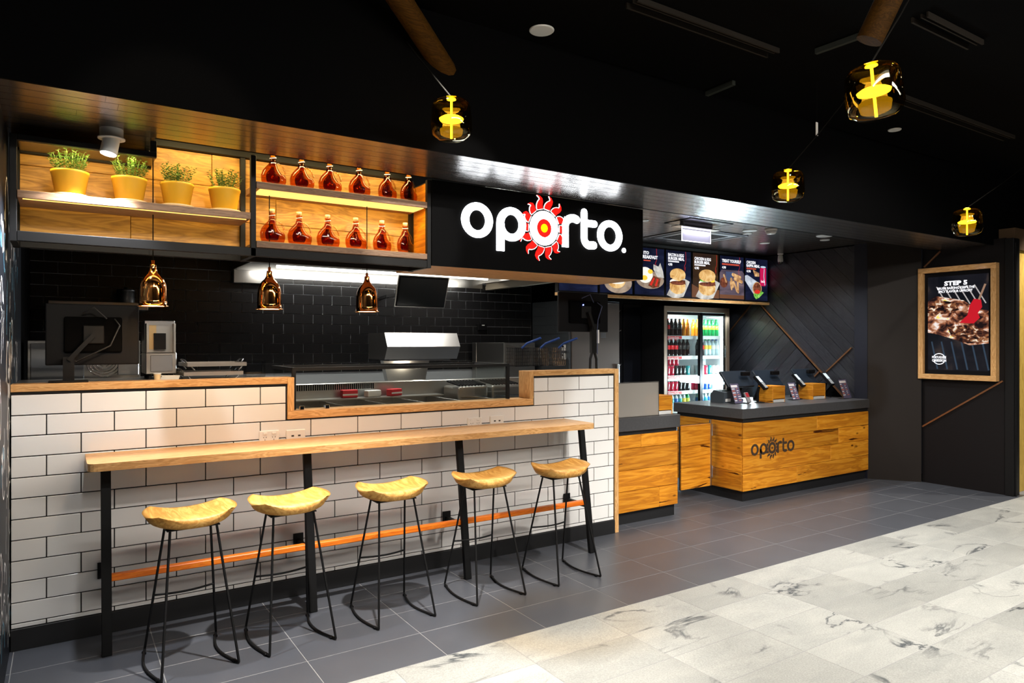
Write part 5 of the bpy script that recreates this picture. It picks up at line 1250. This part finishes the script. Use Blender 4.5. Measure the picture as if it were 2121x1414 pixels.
# canopy hood with tube light
hd_ = thing('exhaust_hood', 'stainless canopy hood with fluorescent tube on the back wall', 'hood', (0, 0, 0))
HX0, HX1, HY0, HY1, HZ = 1.37, 4.20, 5.75, 7.095, 2.26
MB().box(HX0, HX0+.02, HY0, HY1, HZ, 2.62).box(HX1-.02, HX1, HY0, HY1, HZ, 2.62).box(HX0+.02, HX1-.02, HY0, HY0+.02, HZ, 2.62).box(HX0+.02, HX1-.02, HY1-.012, HY1, HZ-.06, 2.62).box(HX0, HX1, HY0, HY1, 2.62, 2.63).build('canopy', 'steel', hd_)
mb = MB()
for k in range(9): mb.obox((HX0+.17+k*.30, 6.72, 2.43), (.285, .03, .34), (math.radians(50), 0, 0))
mb.build('filter_bank', 'steel', hd_)
MB().box(HX0, HX0+.30, HY1-.10, HY1-.013, HZ-.125, HZ-.001, .003).build('drip_box', 'steel', hd_)
M['tube'] = emat('fluoro_tube', (1, .97, .88, 1), 4)
MB().cyl((HX0+.35, 6.80, 2.288), (HX1-.12, 6.80, 2.288), .016, 10).build('fluorescent_tube', 'tube', hd_)
light('AREA', 'tube_glow', hd_, ((HX0+HX1)/2, 6.76, 2.26), 14, (1, .95, .86), (2.4, .05), aim=(0, .3, -1))
# sneeze guard
sn = thing('glass_guard', 'low glass food guard with black frame in the wall opening', 'glass guard', (0, 0, 0))
GX0, GX1, GY0, GY1, GZ0, GZ1 = 1.195, 2.80, 4.345, 4.84, 1.137, 1.400
MB().box(GX0, GX1, GY0, GY0+.022, GZ1-.022, GZ1).box(GX0, GX0+.022, GY0+.022, GY1, GZ1-.022, GZ1).box(GX1-.022, GX1, GY0+.022, GY1, GZ1-.022, GZ1).box(GX0, GX1, GY1, GY1+.02, GZ1-.022, GZ1).box(GX0, GX0+.022, GY0, GY0+.022, GZ0, GZ1-.022).box(GX1-.022, GX1, GY0, GY0+.022, GZ0, GZ1-.022).build('frame', 'black_steel', sn)
xm = 2.42
MB().box(GX0+.023, xm-.001, GY0+.008, GY0+.014, GZ0, GZ1-.023).build('glass_pane', 'glass', sn); MB().box(xm+.001, GX1-.023, GY0+.008, GY0+.014, GZ0, GZ1-.023).build('glass_pane', 'glass', sn)
MB().box(GX0+.008, GX0+.014, GY0+.023, GY1, GZ0, GZ1-.023).build('glass_pane', 'glass', sn); MB().box(GX1-.014, GX1-.008, GY0+.023, GY1, GZ0, GZ1-.023).build('glass_pane', 'glass', sn)
MB().box(GX0+.023, GX1-.023, GY0+.023, GY1, GZ1-.014, GZ1-.008).build('glass_pane', 'glass', sn)
for x in (1.23, 1.39): MB().box(x, x+.03, 4.31, 4.343, 1.1365, 1.162, .003).build('clip', 'chrome', sn)
# prep counter with wells, ledge with louvres
pc_ = thing('prep_counter', 'stainless food preparation counter behind the glass guard', 'counter', (0, 0, 0))
MB().box(1.20, 3.75, 4.50, 5.18, 0, 1.00, .003).build('body', 'steel', pc_)
MB().box(1.20, 3.75, 5.18, 5.28, 0, 1.245, .003).build('rear_riser', 'steel', pc_)
mb = MB()
for k in range(44): mb.box(1.32+k*.017, 1.328+k*.017, 5.174, 5.181, 1.195, 1.238)
mb.build('louvre', 'black_plastic', pc_)
for k in range(5): MB().box(1.62+k*.30, 1.628+k*.30, 4.60, 5.17, 1.0, 1.12, .002).build('divider', 'steel', pc_)
MB().box(1.25, 2.6, 5.02, 5.17, 1.128, 1.136).build('rear_shelf', 'steel', pc_)
for k, (x, y) in enumerate(((1.52, 4.75), (1.72, 4.72))):
    s = thing('chip_scoop', 'curved steel chip scoop lying on the prep counter', 'scoop', (x, y, 1.0), .3, 'steel scoops on the prep counter')
    mb = MB(); mb._add([(.07*math.cos(a), yy, .07-.07*math.sin(a)+.002) for yy in (-.10, .10) for a in [i*PI/8 for i in range(9)]], [(i, i+1, i+10, i+9) for i in range(8)], True); mb.build('tray', 'steel_dark', s); MB().cyl((0, .10, .03), (0, .2, .06), .01).build('handle', 'black_plastic', s)
for k, x in enumerate((1.83, 2.02, 2.2)):
    s = thing('food_packet', ('red paper food packet on the prep counter ledge', 'white paper food packet on the prep counter ledge', 'small red food packet beside the divider')[k], 'packet', (x, 5.10, 1.137), .2*k)
    MB().box(-.06, .06, -.03, .03, 0, (.06, .05, .055)[k], .006).build('wrap', ('strip_red', 'paper', 'strip_red')[k], s); MB().box(-.06, .06, -.0315, -.0305, .018, .03).build('band', 'paper', s)
def toaster(x, label):
    t = thing('bun_toaster', label, 'toaster', (x, 5.02, 1.0), group='bun toasters behind the glass')
    MB().box(-.14, .14, -.13, .13, .02, .20, .015).build('body', 'steel', t)
    mb = MB()
    for k in range(9): mb.bar((-.12+k*.03, -.12, .21), (-.12+k*.03, .10, .235), .008, .012)
    mb.build('slot_bars', 'black_plastic', t); MB().box(-.12, .12, -.15, -.131, .11, .122).build('lever', 'chrome', t); MB().box(-.10, .10, -.133, -.1305, .03, .07).build('control_strip', 'strip_red', t)
    for sx in (-1, 1):
        for sy in (-1, 1): MB().cyl((sx*.11, sy*.1, 0), (sx*.11, sy*.1, .02), .012).build('foot', 'black_plastic', t)
toaster(2.80, 'steel bun toaster on the prep counter nearer the chip station'); toaster(3.12, 'steel bun toaster on the prep counter nearer the end wall')
# heated chip station
cs_ = thing('chip_station', 'stainless heated chip station with overhead lamp hood', 'chip station', (0, 0, 0))
mb = MB(); mb.prism([(5.95, 1.52), (6.02, 1.65), (6.42, 1.65), (6.42, 1.40), (6.02, 1.40)], lambda u, v, t: (t, u, v), 2.50, 3.26); mb.build('lamp_hood', 'steel', cs_, fixn=True)
mb = MB(); mb.prism([(2.62, 1.39), (3.12, 1.39), (3.02, .96), (2.72, .96)], lambda u, v, t: (u, t, v), 6.34, 6.42); mb.build('back_panel', 'steel', cs_, fixn=True)
MB().box(2.5, 3.3, 5.95, 6.5, 0, .95, .004).build('base', 'steel', cs_); MB().box(2.56, 3.2, 6.05, 6.30, 1.385, 1.40).build('lamp_grille', 'steel_dark', cs_)
light('POINT', 'heat_lamp', cs_, (2.9, 6.15, 1.36), 3, (1, .85, .65), .05)
# fryer and baskets
fr_ = thing('deep_fryer', 'stainless deep fryer with rear splash panel', 'fryer', (0, 0, 0))
MB().box(4.02, 4.85, 6.2, 6.95, 0, 1.12, .004).build('body', 'steel', fr_); MB().box(4.02, 4.85, 6.95, 7.05, 0, 1.56, .004).build('splash_panel', 'steel', fr_); MB().box(4.02, 4.05, 6.35, 6.95, 1.12, 1.56, .003).build('side_panel', 'steel', fr_)
def basket(x, label):
    t = thing('fry_basket', label, 'fry basket', (x, 6.45, 1.30), .1, 'wire fry baskets on the fryer')
    mb = MB(); W_, D_, H_ = .10, .16, .20
    for k in range(9):
        q = -W_+2*W_*k/8; mb.bar((q, -D_, 0), (q, -D_, H_), .0045, .0045).bar((q, D_, 0), (q, D_, H_), .0045, .0045).bar((q, -D_, 0), (q, D_, 0), .0045, .0045)
    for k in range(11):
        q = -D_+2*D_*k/10; mb.bar((-W_, q, 0), (-W_, q, H_), .003, .003).bar((W_, q, 0), (W_, q, H_), .003, .003)
    for k in range(6):
        z = H_*k/5; mb.bar((-W_, -D_, z), (W_, -D_, z), .003, .003).bar((-W_, D_, z), (W_, D_, z), .003, .003).bar((-W_, -D_, z), (-W_, D_, z), .003, .003).bar((W_, -D_, z), (W_, D_, z), .003, .003)
    b_ = mb.build('wire_basket', 'chrome', t); MB().tube([(.0, -D_, H_), (.02, -D_-.06, H_+.05), (.10, -D_-.20, H_+.11)], .013, 8).build('handle', mat('handle_blue', (.02, .06, .25, 1), .4), t)
    MB().bar((-.03, D_, H_-.02), (-.03, .50, H_+.03), .01, .01).bar((.03, D_, H_-.02), (.03, .50, H_+.03), .01, .01).build('hook', 'steel', t)
for x, lab in ((4.20, 'wire fry basket with blue handle, farthest from the steel cabinet'), (4.45, 'wire fry basket with blue handle, middle of three'), (4.70, 'wire fry basket with blue handle, nearest the steel cabinet')): basket(x, lab)
# steel upright cabinet
uc = thing('steel_cabinet', 'tall grooved steel cold cabinet beside the fryer', 'cabinet', (0, 0, 0))
MB().box(4.905, 5.675, 6.34, 7.09, .05, 2.055, .004).build('body', mat('blue_steel', (.16, .18, .20, 1), .40, .85, noise=.08, nscale=2), uc); MB().box(4.93, 5.65, 6.36, 7.07, 0, .05).build('plinth', 'kick_black', uc)
mb = MB()
for k in range(18): mb.box(4.900, 4.9048, 6.35, 7.08, .12+k*.11, .124+k*.11)
mb.build('groove', 'steel_dark', uc)
dd = MB().box(4.93, 5.655, 6.318, 6.339, .10, 2.03, .003).build('door', mat('warm_steel', (.15, .12, .105, 1), .4, .7, noise=.1, nscale=2), uc); mb = MB()
for k in range(24): mb.box(5.36, 5.44, 6.3155, 6.3175, 1.62+k*.016, 1.627+k*.016)
mb.build('louvre', 'steel_dark', dd); MB().box(5.60, 5.64, 6.295, 6.317, .95, 1.30, .006).build('handle', 'steel', dd)
for k, z in enumerate((1.50, 1.40)):
    s = thing('wall_switch', 'small white switch box on the side of the steel cabinet', 'switch', (4.895, 6.42, z), group='switch boxes on the steel cabinet')
    MB().box(-.02, .004, -.03, .03, -.035, .035, .003).build('box', 'white_plastic', s); MB().box(-.023, -.020, -.018, .018, .005, .025).build('rocker', 'black_plastic', s)
ws = thing('wall_outlet', 'dark isolator switch with small light on the black tiled wall', 'switch', tuple(on_y(997, 677, YB-.004)))
MB().box(-.06, .06, -.03, 0, -.04, .04, .004).build('box', 'black_plastic', ws); MB().box(-.01, .025, -.034, -.030, .015, .025).build('tag', 'paper', ws)
# conveyor toaster, ledge, trays and small things at the chalk wall end
ov = thing('conveyor_toaster', 'upright steel conveyor toaster with control panel by the monitor', 'toaster', (.505, 4.86, 1.333))
MB().box(-.085, .085, -.14, .14, .03, .16, .004).box(-.085, .085, -.06, .14, .16, .36, .004).box(-.08, -.07, -.14, -.06, .16, .34).box(.07, .08, -.14, -.06, .16, .34).build('body', 'steel', ov)
MB().box(-.060, .06, -.146, -.1405, .045, .145, .002).build('control_panel', 'steel_dark', ov); MB().box(-.035, .03, -.10, -.064, .18, .28).build('slot', 'black_plastic', ov); MB().box(-.06, -.02, -.0635, -.061, .18, .33).build('lit_slot', mat('brass_plate', (.7, .5, .25, 1), .3, 1.0), ov)
for sx in (-1, 1):
    for sy in (-1, 1): MB().cyl((sx*.06, sy*.1, 0), (sx*.06, sy*.1, .03), .012).build('foot', 'black_plastic', ov)
for k, (dx, dz, lab) in enumerate(((0, 0, 'dark steel baking tray at the bottom of the tray stack'), (.02, .055, 'dark steel baking tray on top of the tray stack'))):
    t = thing('baking_tray', lab, 'tray', (.77+dx, 4.68, 1.333+dz), .06, 'stacked trays on the bench')
    MB().box(-.17, .17, -.13, .13, .022, .026).build('pan', 'steel', t)
    MB().box(-.172, -.168, -.132, .132, .022, .045).box(.168, .172, -.132, .132, .022, .045).box(-.168, .168, -.132, -.128, .022, .045).box(-.168, .168, .128, .132, .022, .045).build('rim', 'steel', t)
    for sx in (-1, 1):
        for sy in (-1, 1): MB().tube([(sx*.13, sy*.12, 0), (sx*.15, sy*.12, .024)], .004, 6).build('foot', 'steel_dark', t)
        MB().tube([(sx*.16, -.05, .045), (sx*.175, -.04, .062), (sx*.175, .04, .062), (sx*.16, .05, .045)], .005, 6).build('handle', 'steel_dark', t)
nb = thing('paper_stack', 'small stack of white papers on the steel bench', 'papers', (.535, 4.60, 1.333))
for k in range(5): MB().obox((0, 0, .003+k*.005), (.10, .07, .004), (0, 0, .06*k-.1)).build('sheet', 'paper', nb)
cp = thing('paper_cup', 'small paper cup standing beside the paper stack', 'cup', (.46, 4.50, 1.333))
MB().lathe([(.016, 0), (.020, .04), (.0205, .041), (.0185, .04), (.015, .004), (.0001, .004)], n=18).build('cup_wall', 'saucer', cp); MB().lathe([(.0205, .038), (.0218, .040), (.0205, .043), (.0195, .040)], n=18).build('rim', 'paper', cp)
ct = thing('clear_tub', 'small clear plastic tub at the opening edge', 'tub', (1.05, 4.72, 1.333))
MB().box(-.06, .06, -.05, -.047, .003, .10).box(-.06, .06, .047, .05, .003, .10).box(-.06, -.057, -.047, .047, .003, .10).box(.057, .06, -.047, .047, .003, .10).box(-.06, .06, -.05, .05, 0, .003).build('tub_wall', 'acrylic', ct); MB().box(-.064, .064, -.054, .054, .10, .104).build('lid', 'acrylic', ct)
# rear steel shelf, fan heater panel behind the monitor
rs = thing('rear_shelf', 'steel wall shelf with metal tin on the dark kitchen wall', 'shelf', (0, 0, 0))
MB().box(-.1, .62, 6.75, 7.09, 1.84, 1.90, .003).build('shelf_board', 'steel', rs)
for x in (.0, .5): MB().bar((x, 7.08, 1.70), (x, 6.82, 1.84), .02, .02).build('bracket', 'steel', rs)
tn = thing('storage_tin', 'grey metal storage tin on the steel wall shelf', 'tin', (.46, 6.9, 1.901)); MB().lathe([(.07, 0), (.07, .10), (.072, .101), (.072, .12), (.0001, .122)], n=22).build('tin_body', 'steel_dark', tn); MB().lathe([(.015, .122), (.015, .135), (.0001, .136)], n=12).build('knob', 'black_plastic', tn)
fo = thing('fan_oven', 'steel bench oven with round fan grille behind the order monitor', 'oven', (.12, 5.55, .95))
MB().box(-.32, .34, 0, .5, .0, .62, .006).build('body', 'steel', fo); mb = MB()
for k in range(6): mb.tube([(.12+(.02+.018*k)*math.cos(a), -.004, .48+(.02+.018*k)*math.sin(a)) for a in [i*2*PI/24 for i in range(25)]], .003, 5, False)
mb.build('fan_grille', 'chrome', fo); MB().box(-.30, .0, -.012, -.001, .30, .60, .003).build('door', 'steel_dark', fo); MB().box(.20, .33, -.010, -.001, .38, .60, .003).build('reflection_panel', mat('reflection_steel', (.7, .75, .8, 1), .25, 1.0), fo)  # blue-white panel beside the fan: a reflection painted as its own colour
ob = thing('oven_bench', 'steel bench carrying the fan oven', 'bench', (0, 0, 0)); MB().box(-.22, 1.1, 5.45, 6.15, .915, .949, .003).build('bench_top', 'steel', ob)
for x in (-.2, 1.04): MB().box(x, x+.04, 5.5, 5.54, 0, .915).build('leg', 'steel', ob); MB().box(x, x+.04, 6.06, 6.1, 0, .915).build('leg', 'steel', ob)
# kitchen ceiling panel lamp, plus an added hidden fill over the prep counter
for (kx, ky, ke, klab) in ((3.3, 5.35, 26, 'square white panel light in the kitchen ceiling by the sign'), (2.0, 5.3, 34, 'added hidden fill panel in the kitchen ceiling over the glass guard')):
  kl = thing('kitchen_panel_light', klab, 'panel light', (kx, ky, ZC), group='kitchen panel lights')
  MB().box(-.30, .30, -.15, .15, -.014, -.0005, .003).build('frame', 'white_paint', kl); MB().box(-.28, .28, -.13, .13, -.0155, -.0142).build('diffuser', emat('panel_diffuser', (1, .98, .93, 1), 5), kl)
  light('AREA', 'panel_glow', kl, (0, 0, -.02), ke, (1, .96, .90), (.55, .25), aim=(-.1, .0, -1))
